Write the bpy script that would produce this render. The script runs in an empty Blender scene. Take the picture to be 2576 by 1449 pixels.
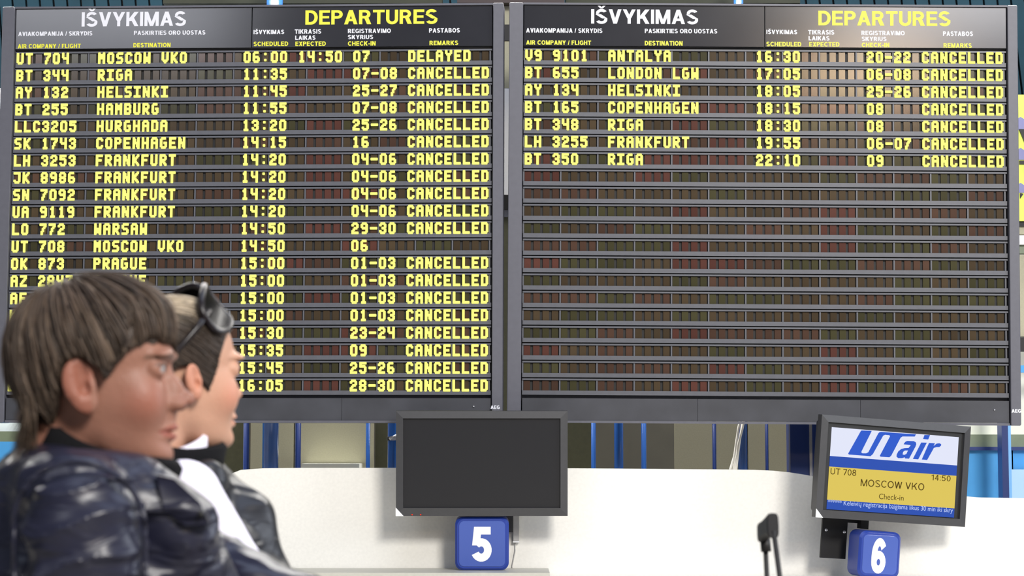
import bpy, bmesh, math, random
import numpy as np
from mathutils import Vector, Matrix

random.seed(7)
np.random.seed(7)
PI = math.pi

# ------------------------------------------------------------------ camera, light, exposure
F_PX, CX, CY = 5160.0, 1288.0, 724.5
EYE, TILT = 1.45, math.radians(4.7)
FWD = Vector((0, math.cos(TILT), math.sin(TILT)))
UP = Vector((0, -math.sin(TILT), math.cos(TILT)))
RIGHT = Vector((1, 0, 0))
CAM = Vector((0, 0, EYE))
scene = bpy.context.scene
COL = scene.collection

cam_data = bpy.data.cameras.new('camera')
cam_data.sensor_width = 36.0
cam_data.lens = F_PX * 36.0 / 2576.0
cam_data.clip_start = 0.05
cam_data.clip_end = 200
cam_data.dof.use_dof = True
cam_data.dof.focus_distance = 12.3
cam_data.dof.aperture_fstop = 8.0
cam = bpy.data.objects.new('camera', cam_data)
COL.objects.link(cam)
cam.location = CAM
cam.rotation_euler = (PI / 2 + TILT, 0, 0)
scene.camera = cam

scene.view_settings.view_transform = 'Standard'
scene.view_settings.look = 'None'
scene.view_settings.gamma = 1.0
scene.view_settings.use_curve_mapping = False
scene.view_settings.exposure = 0.0

world = bpy.data.worlds.new('world')
scene.world = world
world.use_nodes = True
world.node_tree.nodes['Background'].inputs[0].default_value = (0.62, 0.68, 0.85, 1)
world.node_tree.nodes['Background'].inputs[1].default_value = 0.19


def area(name, loc, target, sx, sy, power, color):
    d = bpy.data.lights.new(name, 'AREA')
    d.shape = 'RECTANGLE'
    d.size, d.size_y = sx, sy
    d.energy = power
    d.color = color
    o = bpy.data.objects.new(name, d)
    COL.objects.link(o)
    o.location = loc
    o.rotation_euler = (Vector(target) - Vector(loc)).to_track_quat('-Z', 'Y').to_euler()
    return o


area('skylight_over_hall', (1.5, 4.5, 8.5), (1.2, 6.5, 0), 9, 4, 330, (0.68, 0.78, 1.0))
area('tall_window_behind', (6.6, -8.0, 11.0), (1.6, 12.3, 1.2), 4.2, 3.0, 3300, (1.0, 0.97, 0.92))
area('window_on_the_right', (9.0, 5.5, 4.2), (-0.5, 3.2, 1.4), 4, 4, 430, (0.84, 0.90, 1.0))
area('added_back_hall_light', (0, 12.95, 7.5), (0, 13.35, 0), 14, 0.5, 2400, (1.0, 0.97, 0.92))  # unseen strip light, added to brighten the panels behind the boards
area('high_window_behind_left', (-8.4, -6.0, 9.6), (-2.5, 12.3, 3.5), 4.8, 2.4, 330, (0.90, 0.92, 1.0))
area('high_window_behind_right', (7.0, -6.0, 7.95), (2.5, 12.3, 3.5), 4.2, 1.9, 330, (0.95, 0.95, 1.0))
area('warm_hall_lamp', (5.3, -6.0, 6.45), (2.5, 12.3, 3.5), 1.9, 0.6, 150, (1.0, 0.72, 0.45))


# ------------------------------------------------------------------ geometry helpers
def at(px, py, depth):
    """World point seen at a pixel of the 2576x1449 photo, at a distance along the view axis."""
    return CAM + RIGHT * ((px - CX) * depth / F_PX) - UP * ((py - CY) * depth / F_PX) + FWD * depth


def on_y(px, py, y):
    """World point seen at a pixel, on the vertical plane Y = y."""
    d = RIGHT * ((px - CX) / F_PX) - UP * ((py - CY) / F_PX) + FWD
    return CAM + d * (y / d.y)


def link(name, me, mats, parent=None, matrix=None):
    o = bpy.data.objects.new(name, me)
    for m in (mats if isinstance(mats, (list, tuple)) else [mats]):
        me.materials.append(m)
    COL.objects.link(o)
    if parent is not None:
        o.parent = parent
    if matrix is not None:
        o.matrix_world = matrix
    return o


def empty(name, matrix):
    o = bpy.data.objects.new(name, None)
    o.empty_display_size = 0.1
    COL.objects.link(o)
    o.matrix_world = matrix
    return o


def tag(o, label, cat, group=None):
    o['label'] = label
    o['category'] = cat
    if group:
        o['group'] = group
    return o


def structure(o):
    o['kind'] = 'structure'
    return o


class MB:
    """Collects shapes; build() links them as one mesh object."""

    def __init__(self):
        self.v, self.f, self.m, self.s = [], [], [], []

    def add(self, verts, faces, mat=0, smooth=False):
        n = len(self.v)
        self.v += [tuple(p) for p in verts]
        for q in faces:
            self.f.append([n + i for i in q])
            self.m.append(mat)
            self.s.append(smooth)
        return self

    def box(self, x0, x1, y0, y1, z0, z1, mat=0):
        v = [(x, y, z) for z in (z0, z1) for y in (y0, y1) for x in (x0, x1)]
        return self.add(v, [(0, 2, 3, 1), (4, 5, 7, 6), (0, 1, 5, 4), (2, 6, 7, 3), (0, 4, 6, 2), (1, 3, 7, 5)], mat)

    def rbox(self, x0, x1, y0, y1, z0, z1, r, mat=0, n=5, bev=0.0):
        """Box with rounded corners in the X-Z outline, extruded in Y, with a small front bevel."""
        out = []
        for cx, cz, a0 in ((x1 - r, z1 - r, 0), (x0 + r, z1 - r, 90), (x0 + r, z0 + r, 180), (x1 - r, z0 + r, 270)):
            for i in range(n + 1):
                a = math.radians(a0 + 90 * i / n)
                out.append((cx + r * math.cos(a), cz + r * math.sin(a)))
        return self.prism(out, y0, y1, mat, bev)

    def prism(self, out, y0, y1, mat=0, bev=0.0):
        """Outline in X-Z (counter-clockwise seen from -Y) extruded from y0 (front) to y1."""
        k = len(out)
        if bev > 0:
            cx = sum(p[0] for p in out) / k
            cz = sum(p[1] for p in out) / k
            w = max(abs(p[0] - cx) for p in out)
            h = max(abs(p[1] - cz) for p in out)
            ins = [(cx + (p[0] - cx) * (1 - bev / w), cz + (p[1] - cz) * (1 - bev / h)) for p in out]
            rings = [(ins, y0), (out, y0 + bev), (out, y1)]
        else:
            rings = [(out, y0), (out, y1)]
        v = [(p[0], y, p[1]) for ring, y in rings for p in ring]
        f = [list(range(k))]
        for j in range(len(rings) - 1):
            for i in range(k):
                a, b = j * k + i, j * k + (i + 1) % k
                f.append((a, a + k, b + k, b))
        f.append(list(range(len(v) - 1, len(v) - 1 - k, -1)))
        return self.add(v, f, mat)

    def tube(self, pts, rad, n=12, mat=0, cap=True):
        pts = [Vector(p) for p in pts]
        rad = rad if isinstance(rad, (list, tuple)) else [rad] * len(pts)
        v, f = [], []
        ref = Vector((0, 1, 0))
        for i, p in enumerate(pts):
            d = (pts[min(i + 1, len(pts) - 1)] - pts[max(i - 1, 0)]).normalized()
            a = d.cross(ref)
            if a.length < 1e-3:
                a = d.cross(Vector((1, 0, 0)))
            a.normalize()
            b = d.cross(a)
            for k in range(n):
                t = 2 * PI * k / n
                v.append(p + (a * math.cos(t) + b * math.sin(t)) * rad[i])
        for i in range(len(pts) - 1):
            for k in range(n):
                f.append((i * n + k, (i + 1) * n + k, (i + 1) * n + (k + 1) % n, i * n + (k + 1) % n))
        if cap:
            f.append(list(range(n)))
            f.append(list(range(len(v) - 1, len(v) - 1 - n, -1)))
        return self.add(v, f, mat, True)

    def ball(self, c, r, mat=0, nu=16, nv=10):
        c = Vector(c)
        r = r if isinstance(r, (tuple, list)) else (r, r, r)
        v, f = [], []
        for j in range(nv + 1):
            t = PI * j / nv
            for i in range(nu):
                p = 2 * PI * i / nu
                v.append((c.x + r[0] * math.sin(t) * math.cos(p), c.y + r[1] * math.sin(t) * math.sin(p), c.z + r[2] * math.cos(t)))
        for j in range(nv):
            for i in range(nu):
                f.append((j * nu + i, (j + 1) * nu + i, (j + 1) * nu + (i + 1) % nu, j * nu + (i + 1) % nu))
        return self.add(v, f, mat, True)

    def build(self, name, mats, parent=None, matrix=None):
        me = bpy.data.meshes.new(name)
        me.from_pydata(self.v, [], self.f)
        me.polygons.foreach_set('material_index', self.m)
        me.polygons.foreach_set('use_smooth', self.s)
        me.update()
        return link(name, me, mats, parent, matrix)


# ------------------------------------------------------------------ materials
def s2l(c):
    c = c / 255.0
    return c / 12.92 if c <= 0.04045 else ((c + 0.055) / 1.055) ** 2.4


def rgb(r, g, b):
    return (s2l(r), s2l(g), s2l(b), 1.0)


def mat(name, color, rough=0.5, noise=0.0, scale=20.0, metal=0.0, bump=0.0, bump_scale=None, spec=0.5, coat=0.0, stretch=None):
    m = bpy.data.materials.new(name)
    m.use_nodes = True
    nt = m.node_tree
    b = nt.nodes['Principled BSDF']
    b.inputs['Base Color'].default_value = color
    b.inputs['Roughness'].default_value = rough
    b.inputs['Metallic'].default_value = metal
    b.inputs['Specular IOR Level'].default_value = spec
    b.inputs['Coat Weight'].default_value = coat
    b.inputs['Coat Roughness'].default_value = 0.25
    if noise or bump:
        tc = nt.nodes.new('ShaderNodeTexCoord')
        mp = nt.nodes.new('ShaderNodeMapping')
        if stretch:
            mp.inputs['Scale'].default_value = stretch
        nt.links.new(tc.outputs['Object'], mp.inputs[0])
    if noise:
        n = nt.nodes.new('ShaderNodeTexNoise')
        n.inputs['Scale'].default_value = scale
        n.inputs['Detail'].default_value = 5
        nt.links.new(mp.outputs[0], n.inputs['Vector'])
        r = nt.nodes.new('ShaderNodeValToRGB')
        lo = tuple(max(0, c * (1 - noise)) for c in color[:3]) + (1,)
        hi = tuple(min(1, c * (1 + noise)) for c in color[:3]) + (1,)
        r.color_ramp.elements[0].color = lo
        r.color_ramp.elements[1].color = hi
        r.color_ramp.elements[0].position = 0.3
        r.color_ramp.elements[1].position = 0.7
        nt.links.new(n.outputs['Fac'], r.inputs[0])
        nt.links.new(r.outputs[0], b.inputs['Base Color'])
    if bump:
        n2 = nt.nodes.new('ShaderNodeTexNoise')
        n2.inputs['Scale'].default_value = bump_scale or scale
        n2.inputs['Detail'].default_value = 6
        nt.links.new(mp.outputs[0], n2.inputs['Vector'])
        bp = nt.nodes.new('ShaderNodeBump')
        bp.inputs['Strength'].default_value = bump
        bp.inputs['Distance'].default_value = 0.01
        nt.links.new(n2.outputs['Fac'], bp.inputs['Height'])
        nt.links.new(bp.outputs[0], b.inputs['Normal'])
    return m


def glow(name, color, strength=1.0):
    m = bpy.data.materials.new(name)
    m.use_nodes = True
    b = m.node_tree.nodes['Principled BSDF']
    b.inputs['Base Color'].default_value = (0, 0, 0, 1)
    b.inputs['Roughness'].default_value = 0.6
    b.inputs['Specular IOR Level'].default_value = 0.1
    b.inputs['Emission Color'].default_value = color
    b.inputs['Emission Strength'].default_value = strength
    return m


def tinted(name, attr, rough=0.5, spec=0.3, bump=0.0, bump_scale=60, mul=1.0, sss=0.0):
    """Base colour read from a colour attribute that holds one colour per region."""
    m = bpy.data.materials.new(name)
    m.use_nodes = True
    nt = m.node_tree
    b = nt.nodes['Principled BSDF']
    b.inputs['Roughness'].default_value = rough
    b.inputs['Specular IOR Level'].default_value = spec
    a = nt.nodes.new('ShaderNodeAttribute')
    a.attribute_name = attr
    nt.links.new(a.outputs['Color'], b.inputs['Base Color'])
    if sss:
        b.inputs['Subsurface Weight'].default_value = sss
        b.inputs['Subsurface Radius'].default_value = (0.012, 0.005, 0.003)
        b.inputs['Subsurface Scale'].default_value = 1.0
    if bump:
        tc = nt.nodes.new('ShaderNodeTexCoord')
        n = nt.nodes.new('ShaderNodeTexNoise')
        n.inputs['Scale'].default_value = bump_scale
        n.inputs['Detail'].default_value = 5
        nt.links.new(tc.outputs['Object'], n.inputs['Vector'])
        bp = nt.nodes.new('ShaderNodeBump')
        bp.inputs['Strength'].default_value = bump
        bp.inputs['Distance'].default_value = 0.004
        nt.links.new(n.outputs['Fac'], bp.inputs['Height'])
        nt.links.new(bp.outputs[0], b.inputs['Normal'])
    return m


M = {}
M['frame'] = mat('board_frame_grey', rgb(92, 92, 100), 0.45, 0.05, 30)
M['rail'] = mat('board_rail_grey', rgb(88, 89, 95), 0.4, 0.05, 30)
M['header'] = mat('board_header_charcoal', rgb(45, 45, 49), 0.15, 0.10, 3)
M['footer'] = mat('board_footer_charcoal', rgb(58, 59, 65), 0.5, 0.22, 5)
M['gap'] = mat('board_gap_black', rgb(24, 22, 20), 0.6)
M['seam'] = mat('board_seam_black', rgb(26, 26, 29), 0.6)
M['cell'] = tinted('display_cell', 'tint', 0.13, 0.4)
M['lit'] = glow('lit_yellow_dots', (1.0, 0.98, 0.23, 1), 1.08)
M['print_white'] = mat('printed_white', rgb(232, 232, 238), 0.5)
M['print_yellow'] = mat('printed_yellow', rgb(236, 232, 62), 0.5)
M['cream'] = mat('cream_laminate', rgb(240, 237, 228), 0.55, 0.03, 60)
M['black_plastic'] = mat('black_plastic', rgb(62, 62, 64), 0.42, 0.05, 30)
M['bezel_inner'] = mat('dark_bezel', rgb(30, 30, 30), 0.5)
M['screen_off'] = mat('dark_screen', rgb(32, 32, 35), 0.3)
M['black'] = mat('black_metal', rgb(19, 18, 18), 0.6)
M['blue_sign'] = mat('blue_acrylic', rgb(38, 62, 148), 0.35)
M['blue_sign_face'] = mat('blue_acrylic_face', rgb(72, 94, 170), 0.3)
M['white_paint'] = mat('white_paint', rgb(245, 245, 245), 0.5)
M['metal'] = mat('brushed_metal', rgb(190, 188, 184), 0.4, 0.05, 40, 0.3)
M['silver'] = mat('bright_metal', rgb(215, 215, 220), 0.25, metal=0.8)
M['blue_post'] = mat('blue_steel', rgb(36, 84, 158), 0.22, 0.06, 8, coat=0.4)
M['blue_dark'] = mat('dark_blue_steel', rgb(24, 46, 104), 0.35)
M['blue_light'] = mat('light_blue_steel', rgb(120, 180, 235), 0.35)
M['beige'] = mat('beige_panel', rgb(168, 164, 140), 0.7, 0.05, 120)
M['olive'] = mat('olive_panel', rgb(84, 84, 62), 0.7, 0.08, 30)
M['dark_wall'] = mat('dark_recess', rgb(52, 50, 42), 0.7, 0.15, 4)
M['teal'] = mat('teal_slat', rgb(14, 36, 46), 0.8, 0.2, 3, spec=.1)
M['teal_gap'] = mat('slat_gap', rgb(10, 14, 18), 0.7)
M['beam'] = mat('olive_beam', rgb(54, 56, 46), 0.7, 0.1, 6, spec=.2)
M['maroon'] = mat('dark_maroon', rgb(40, 24, 24), 0.6)
M['sky_panel'] = mat('sky_blue_panel', rgb(80, 160, 222), 0.25, 0.05, 3)
M['pale_blue'] = mat('pale_blue_panel', rgb(170, 204, 238), 0.3)
M['green_band'] = mat('grey_green_band', rgb(112, 124, 100), 0.5, 0.1, 8)
M['offwhite'] = mat('off_white_panel', rgb(214, 216, 206), 0.6)
M['lime'] = mat('lime_sign', rgb(214, 228, 84), 0.5)
M['violet'] = mat('violet_grey', rgb(112, 114, 160), 0.5)
M['white_wall'] = mat('pale_wall', rgb(226, 236, 240), 0.6, 0.03, 3)
M['floor'] = mat('stone_floor', rgb(150, 146, 138), 0.3, 0.12, 2)
M['cable'] = mat('white_cable', rgb(228, 226, 218), 0.5)
M['desk'] = mat('desk_laminate', rgb(196, 194, 182), 0.4, 0.04, 40)
M['red_led'] = glow('red_led', (1.0, 0.05, 0.02, 1), 1.0)
M['scr_white'] = glow('screen_white', rgb(232, 236, 255), 0.95)
M['scr_blue'] = glow('screen_blue', rgb(46, 82, 178), 1.0)
M['scr_logo'] = glow('screen_logo_blue', rgb(48, 92, 205), 1.0)
M['scr_yellow'] = glow('screen_yellow', rgb(222, 198, 92), 1.0)
M['scr_ink'] = glow('screen_ink', rgb(84, 66, 14), 1.0)
M['scr_text'] = glow('screen_text', rgb(196, 212, 255), 1.0)

# ------------------------------------------------------------------ sans-serif stroke letters (cap height 1)
def glyph(ch, t):
    P = []

    def bar(x0, y0, x1, y1):
        P.append([(x0, y0), (x1, y0), (x1, y1), (x0, y1)])

    def para(xa, ya, xb, yb, hw):
        P.append([(xa - hw / 2, ya), (xa + hw / 2, ya), (xb + hw / 2, yb), (xb - hw / 2, yb)])

    def arc(cx, cy, rx, ry, a0, a1, n=14):
        ri, rj = rx - t, ry - t
        pr = None
        for i in range(n + 1):
            a = math.radians(a0 + (a1 - a0) * i / n)
            c, s = math.cos(a), math.sin(a)
            q = ((cx + rx * c, cy + ry * s), (cx + ri * c, cy + rj * s))
            if pr:
                P.append([pr[1], pr[0], q[0], q[1]] if a1 > a0 else [pr[0], pr[1], q[1], q[0]])
            pr = q

    h = t * 1.12
    w = 0.70
    if ch == 'I':
        w = t; bar(0, 0, t, 1)
    elif ch == 'A':
        w = 0.80
        para(h / 2, 0, w / 2, 1, h); para(w - h / 2, 0, w / 2, 1, h); bar(0.18, 0.22, w - 0.18, 0.22 + t * 0.85)
    elif ch == 'V':
        w = 0.76
        para(w / 2, 0, h / 2, 1, h); para(w / 2, 0, w - h / 2, 1, h)
    elif ch == 'Y':
        w = 0.76
        bar(w / 2 - t / 2, 0, w / 2 + t / 2, 0.45); para(w / 2, 0.38, h / 2, 1, h * 1.05); para(w / 2, 0.38, w - h / 2, 1, h * 1.05)
    elif ch == 'K':
        w = 0.76
        bar(0, 0, t, 1); para(t, 0.36, w - h * 0.65, 1, h * 1.25); para(0.34, 0.60, w - h * 0.6, 0, h * 1.15)
    elif ch == 'X':
        para(h / 2, 0, w - h / 2, 1, h); para(w - h / 2, 0, h / 2, 1, h)
    elif ch == 'M':
        w = 0.88
        bar(0, 0, t, 1); bar(w - t, 0, w, 1); para(w / 2, 0, t * 0.62, 1, h * 0.95); para(w / 2, 0, w - t * 0.62, 1, h * 0.95)
    elif ch == 'W':
        w = 1.02
        para(w * .27, 0, h / 2, 1, h); para(w * .27, 0, w / 2, 1, h); para(w * .73, 0, w / 2, 1, h); para(w * .73, 0, w - h / 2, 1, h)
    elif ch == 'N':
        w = 0.74
        bar(0, 0, t, 1); bar(w - t, 0, w, 1); para(w - t * 0.62, 0, t * 0.62, 1, h * 1.1)
    elif ch == 'H':
        w = 0.74
        bar(0, 0, t, 1); bar(w - t, 0, w, 1); bar(t, 0.5 - t * .4, w - t, 0.5 + t * .45)
    elif ch in 'EF':
        w = 0.64 if ch == 'E' else 0.60
        bar(0, 0, t, 1); bar(t, 1 - t * .9, w, 1); bar(t, 0.5 - t * .38, w * .93, 0.5 + t * .45)
        if ch == 'E':
            bar(t, 0, w, t * .9)
    elif ch == 'L':
        w = 0.60
        bar(0, 0, t, 1); bar(t, 0, w, t * .9)
    elif ch == 'T':
        w = 0.70
        bar(0, 1 - t * .9, w, 1); bar(w / 2 - t / 2, 0, w / 2 + t / 2, 1 - t * .9)
    elif ch == 'U':
        w = 0.72
        bar(0, 0.34, t, 1); bar(w - t, 0.34, w, 1); arc(w / 2, 0.34, w / 2, 0.36, 180, 360)
    elif ch == 'J':
        w = 0.54
        bar(w - t, 0.3, w, 1); arc(w / 2, 0.3, w / 2, 0.32, 180, 360)
    elif ch == 'O':
        w = 0.84
        arc(w / 2, 0.5, w / 2, 0.52, 0, 360, 26)
    elif ch == 'C':
        w = 0.76
        arc(0.42, 0.5, 0.42, 0.52, 42, 318, 22)
    elif ch == 'G':
        w = 0.80
        arc(0.42, 0.5, 0.42, 0.52, 42, 330, 22); bar(0.44, 0.36, w, 0.36 + t * .85); bar(w - t, 0.06, w, 0.40)
    elif ch == 'D':
        w = 0.74
        bar(0, 0, t, 1); bar(t, 1 - t * .9, 0.36, 1); bar(t, 0, 0.36, t * .9); arc(0.34, 0.5, 0.40, 0.5, -90, 90)
    elif ch in 'PR':
        w = 0.68 if ch == 'P' else 0.74
        bar(0, 0, t, 1); bar(t, 1 - t * .9, 0.40, 1); bar(t, 0.40, 0.40, 0.40 + t * .9); arc(0.39, 0.70, 0.29, 0.30, -90, 90)
        if ch == 'R':
            para(0.44, 0.44, w - h * .6, 0, h * 1.15)
    elif ch == 'B':
        w = 0.72
        bar(0, 0, t, 1); bar(t, 1 - t * .9, 0.40, 1); bar(t, 0, 0.42, t * .9); bar(t, .5 - t * .4, 0.42, .5 + t * .45)
        arc(0.40, 0.745, 0.27, 0.255, -90, 90); arc(0.42, 0.28, 0.30, 0.28, -90, 90)
    elif ch == 'S' or ch == '\u0160':
        w = 0.70
        arc(0.35, 0.745, 0.33, 0.275, 25, 200, 14); arc(0.35, 0.275, 0.35, 0.295, 205, 385, 14)
        para(0.55, 0.36, 0.14, 0.66, h * 1.55)
        if ch == '\u0160':
            para(0.35, 1.06, 0.19, 1.25, h * .75); para(0.35, 1.06, 0.51, 1.25, h * .75)
    elif ch == '/':
        w = 0.34
        para(h * .3, 0, w - h * .3, 1, h * .7)
    elif ch == '-':
        w = 0.36
        bar(0, 0.28, w, 0.28 + t)
    elif ch == ':':
        w = t
        bar(0, 0.05, t, 0.05 + t); bar(0, 0.6, t, 0.6 + t)
    elif ch == '0':
        w = 0.62
        arc(w / 2, 0.5, w / 2, 0.51, 0, 360, 24)
    elif ch == '1':
        w = 0.42
        bar(w - t, 0, w, 1); para(0.08, 0.72, w - t, 0.95, h)
    elif ch == '4':
        w = 0.64
        bar(w * .62, 0, w * .62 + t, 1); bar(0, 0.22, w, 0.22 + t); para(h * .5, 0.22, w * .62 + t * .3, 1, h)
    elif ch == '5':
        w = 0.62
        bar(0.10, 1 - t * .95, w * .95, 1); para(0.02 + t / 2, 0.46, 0.08 + t / 2, 1, t); arc(0.30, 0.33, 0.32, 0.34, -155, 140, 20)
    elif ch == '6':
        w = 0.62
        arc(0.31, 0.32, 0.31, 0.33, 0, 360, 22); arc(0.33, 0.5, 0.33, 0.52, 35, 180, 12); bar(0.0, 0.3, t, 0.5)
    elif ch == '7':
        w = 0.60
        bar(0, 1 - t, w, 1); para(0.2, 0, w - h * .5, 1 - t, h)
    elif ch == '8':
        w = 0.62
        arc(0.31, 0.745, 0.28, 0.265, 0, 360, 20); arc(0.31, 0.285, 0.31, 0.30, 0, 360, 20)
    else:
        w = 0.32
    return P, w


def letters(mb, text, x0, x1, z0, cap, y, t=0.2, gap=0.1, mat=0, space=0.34):
    """Lay a line of letters between x0 and x1, baseline z0, on the plane y."""
    items, pen = [], 0.0
    for ch in text:
        if ch == ' ':
            pen += space
            continue
        P, w = glyph(ch, t)
        items.append((P, pen))
        pen += w + gap
    sx = (x1 - x0) / (pen - gap)
    k = 0
    for P, ox in items:
        for poly in P:
            k += 1
            yy = y - 0.00002 * (k % 7)
            pts = [(x0 + (ox + px) * sx, yy, z0 + pz * cap) for px, pz in poly]
            ar = sum(pts[i][0] * pts[(i + 1) % len(pts)][2] - pts[(i + 1) % len(pts)][0] * pts[i][2] for i in range(len(pts)))
            mb.add(pts if ar > 0 else pts[::-1], [list(range(len(pts)))], mat)
    return mb


def font_text(name, body, x0, x1, z0, y, mats, parent, height=None):
    """Lower-case lettering from the built-in font, fitted to a width, converted to a mesh."""
    c = bpy.data.curves.new(name, 'FONT')
    c.body = body
    o = bpy.data.objects.new(name, c)
    COL.objects.link(o)
    dg = bpy.context.evaluated_depsgraph_get()
    me = bpy.data.meshes.new_from_object(o.evaluated_get(dg))
    bpy.data.objects.remove(o)
    bpy.data.curves.remove(c)
    n = len(me.vertices)
    co = np.empty(n * 3)
    me.vertices.foreach_get('co', co)
    co = co.reshape(n, 3)
    xa, xb = co[:, 0].min(), co[:, 0].max()
    s = (x1 - x0) / (xb - xa)
    sz = height / 0.72 if height else s
    new = np.stack([x0 + (co[:, 0] - xa) * s, np.full(n, y), z0 + co[:, 1] * sz], 1)
    me.vertices.foreach_set('co', new.ravel())
    me.update()
    return link(name, me, mats, parent)


# ------------------------------------------------------------------ 5 x 7 dot matrix letters
DOT = {
    'A': '01110 10001 10001 11111 10001 10001 10001', 'B': '11110 10001 10001 11110 10001 10001 11110',
    'C': '01110 10001 10000 10000 10000 10001 01110', 'D': '11110 10001 10001 10001 10001 10001 11110',
    'E': '11111 10000 10000 11110 10000 10000 11111', 'F': '11111 10000 10000 11110 10000 10000 10000',
    'G': '01110 10000 10000 10011 10001 10001 01110', 'H': '10001 10001 10001 11111 10001 10001 10001',
    'I': '11111 00100 00100 00100 00100 00100 11111', 'J': '11111 00001 00001 00001 00001 10001 01110',
    'K': '10001 10010 10100 11000 10100 10010 10001', 'L': '10000 10000 10000 10000 10000 10000 11111',
    'M': '10001 11011 10101 10101 10001 10001 10001', 'N': '10001 11001 11001 10101 10011 10011 10001',
    'O': '01110 10001 10001 10001 10001 10001 01110', 'P': '11110 10001 10001 11110 10000 10000 10000',
    'R': '11110 10001 10001 11110 10100 10010 10001', 'S': '01111 10000 10000 01110 00001 00001 11110',
    'T': '11111 00100 00100 00100 00100 00100 00100', 'U': '10001 10001 10001 10001 10001 10001 01110',
    'V': '10001 10001 10001 10001 10001 01010 00100', 'W': '10001 10001 10001 10101 10101 11011 10001',
    'X': '10001 10001 01010 00100 01010 10001 10001', 'Y': '10001 10001 01010 00100 00100 00100 00100',
    'Z': '11111 00001 00010 00100 01000 10000 11111',
    '0': '01110 10001 10001 10001 10001 10001 01110', '1': '00100 01100 00100 00100 00100 00100 01110',
    '2': '01110 10001 00001 00110 01000 10000 11111', '3': '01110 10001 00001 00110 00001 10001 01110',
    '4': '10001 10001 10001 01111 00001 00001 00001', '5': '11111 10000 11110 00001 00001 10001 01110',
    '6': '01110 10000 10000 11110 10001 10001 01110', '7': '11111 00001 00010 00100 00100 01000 01000',
    '8': '01110 10001 10001 01110 10001 10001 01110', '9': '01110 10001 10001 01111 00001 00001 01110',
    ':': '00000 00100 00000 00000 00000 00100 00000', '-': '00000 00000 00000 11111 00000 00000 00000',
}
SUBX, SUBZ = 4, 4
DW, DH = 2.2, 1.8          # how far one lit dot spreads, in dot pitches
_dot_cache = {}


def dot_runs(ch):
    """Lit area of one character as horizontal runs in a unit box."""
    if ch in _dot_cache:
        return _dot_cache[ch]
    rows = DOT[ch].split()
    W, H = 5 - 1 + DW, 7 - 1 + DH
    nx, nz = int(round(W * SUBX)), int(round(H * SUBZ))
    xs = (np.arange(nx) + .5) / SUBX - DW / 2
    zs = (np.arange(nz) + .5) / SUBZ - DH / 2
    X, Z = np.meshgrid(xs, zs)
    on = np.zeros((nz, nx), bool)
    for r in range(7):
        for c in range(5):
            if rows[r][c] == '1':
                on |= ((np.abs(X - c) / (DW / 2)) ** 3.2 + (np.abs(Z - r) / (DH / 2)) ** 3.2) <= 1.0
    runs = []
    for j in range(nz):
        i = 0
        while i < nx:
            if on[j, i]:
                k = i
                while k < nx and on[j, k]:
                    k += 1
                runs.append((i / nx, k / nx, 1 - (j + 1) / nz, 1 - j / nz))
                i = k
            else:
                i += 1
    _dot_cache[ch] = runs
    return runs


# ------------------------------------------------------------------ departure boards
PU, PV = 23.05 / 413, 43.4 / 413      # metres per character column and per row


def rod(w):
    w = np.array(w)
    th = np.linalg.norm(w) + 1e-12
    k = w / th
    K = np.array([[0, -k[2], k[1]], [k[2], 0, -k[0]], [-k[1], k[0], 0]])
    return np.eye(3) + math.sin(th) * K + (1 - math.cos(th)) * K @ K


def pose(w, t):
    """Pose fitted in camera axes (right, down, forward) -> world matrix with local x right, y away, z up."""
    R = rod(w)
    c2w = np.array([list(RIGHT), list(-UP), list(FWD)]).T
    X, Y, Z = c2w @ R[:, 0], c2w @ R[:, 2], -(c2w @ R[:, 1])
    T = c2w @ np.array(t) + np.array(CAM)
    return Matrix(((X[0], Y[0], Z[0], T[0]), (X[1], Y[1], Z[1], T[1]), (X[2], Y[2], Z[2], T[2]), (0, 0, 0, 1)))


def hit(mw, px, py):
    """Local (x, z) where the sight line of a pixel meets the local plane y = 0 of a pose."""
    inv = mw.inverted()
    d = RIGHT * ((px - CX) / F_PX) - UP * ((py - CY) / F_PX) + FWD
    a, b = inv @ CAM, inv.to_3x3() @ d
    p = a - b * (a.y / b.y)
    return p.x, p.z


LEFT_ROWS = [
    ('UT', '704', 'MOSCOW VKO', '06:00', '14:50', '07', 'DELAYED'),
    ('BT', '344', 'RIGA', '11:35', '', '07-08', 'CANCELLED'),
    ('AY', '132', 'HELSINKI', '11:45', '', '25-27', 'CANCELLED'),
    ('BT', '255', 'HAMBURG', '11:55', '', '07-08', 'CANCELLED'),
    ('LLC', '3205', 'HURGHADA', '13:20', '', '25-26', 'CANCELLED'),
    ('SK', '1743', 'COPENHAGEN', '14:15', '', '16', 'CANCELLED'),
    ('LH', '3253', 'FRANKFURT', '14:20', '', '04-06', 'CANCELLED'),
    ('JK', '8986', 'FRANKFURT', '14:20', '', '04-06', 'CANCELLED'),
    ('SN', '7092', 'FRANKFURT', '14:20', '', '04-06', 'CANCELLED'),
    ('UA', '9119', 'FRANKFURT', '14:20', '', '04-06', 'CANCELLED'),
    ('LO', '772', 'WARSAW', '14:50', '', '29-30', 'CANCELLED'),
    ('UT', '708', 'MOSCOW VKO', '14:50', '', '06', ''),
    ('OK', '873', 'PRAGUE', '15:00', '', '01-03', 'CANCELLED'),
    ('AZ', '2847', 'PRAGUE', '15:00', '', '01-03', 'CANCELLED'),
    ('AF', '4', 'PRAGUE', '15:00', '', '01-03', 'CANCELLED'),
    ('KL', '', '', '15:00', '', '01-03', 'CANCELLED'),
    ('O', '', '', '15:30', '', '23-24', 'CANCELLED'),
    ('F', '', '', '15:35', '', '09', 'CANCELLED'),
    ('S', '', '', '15:45', '', '25-26', 'CANCELLED'),
    ('L', '', '', '16:05', '', '28-30', 'CANCELLED'),
]
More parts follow.
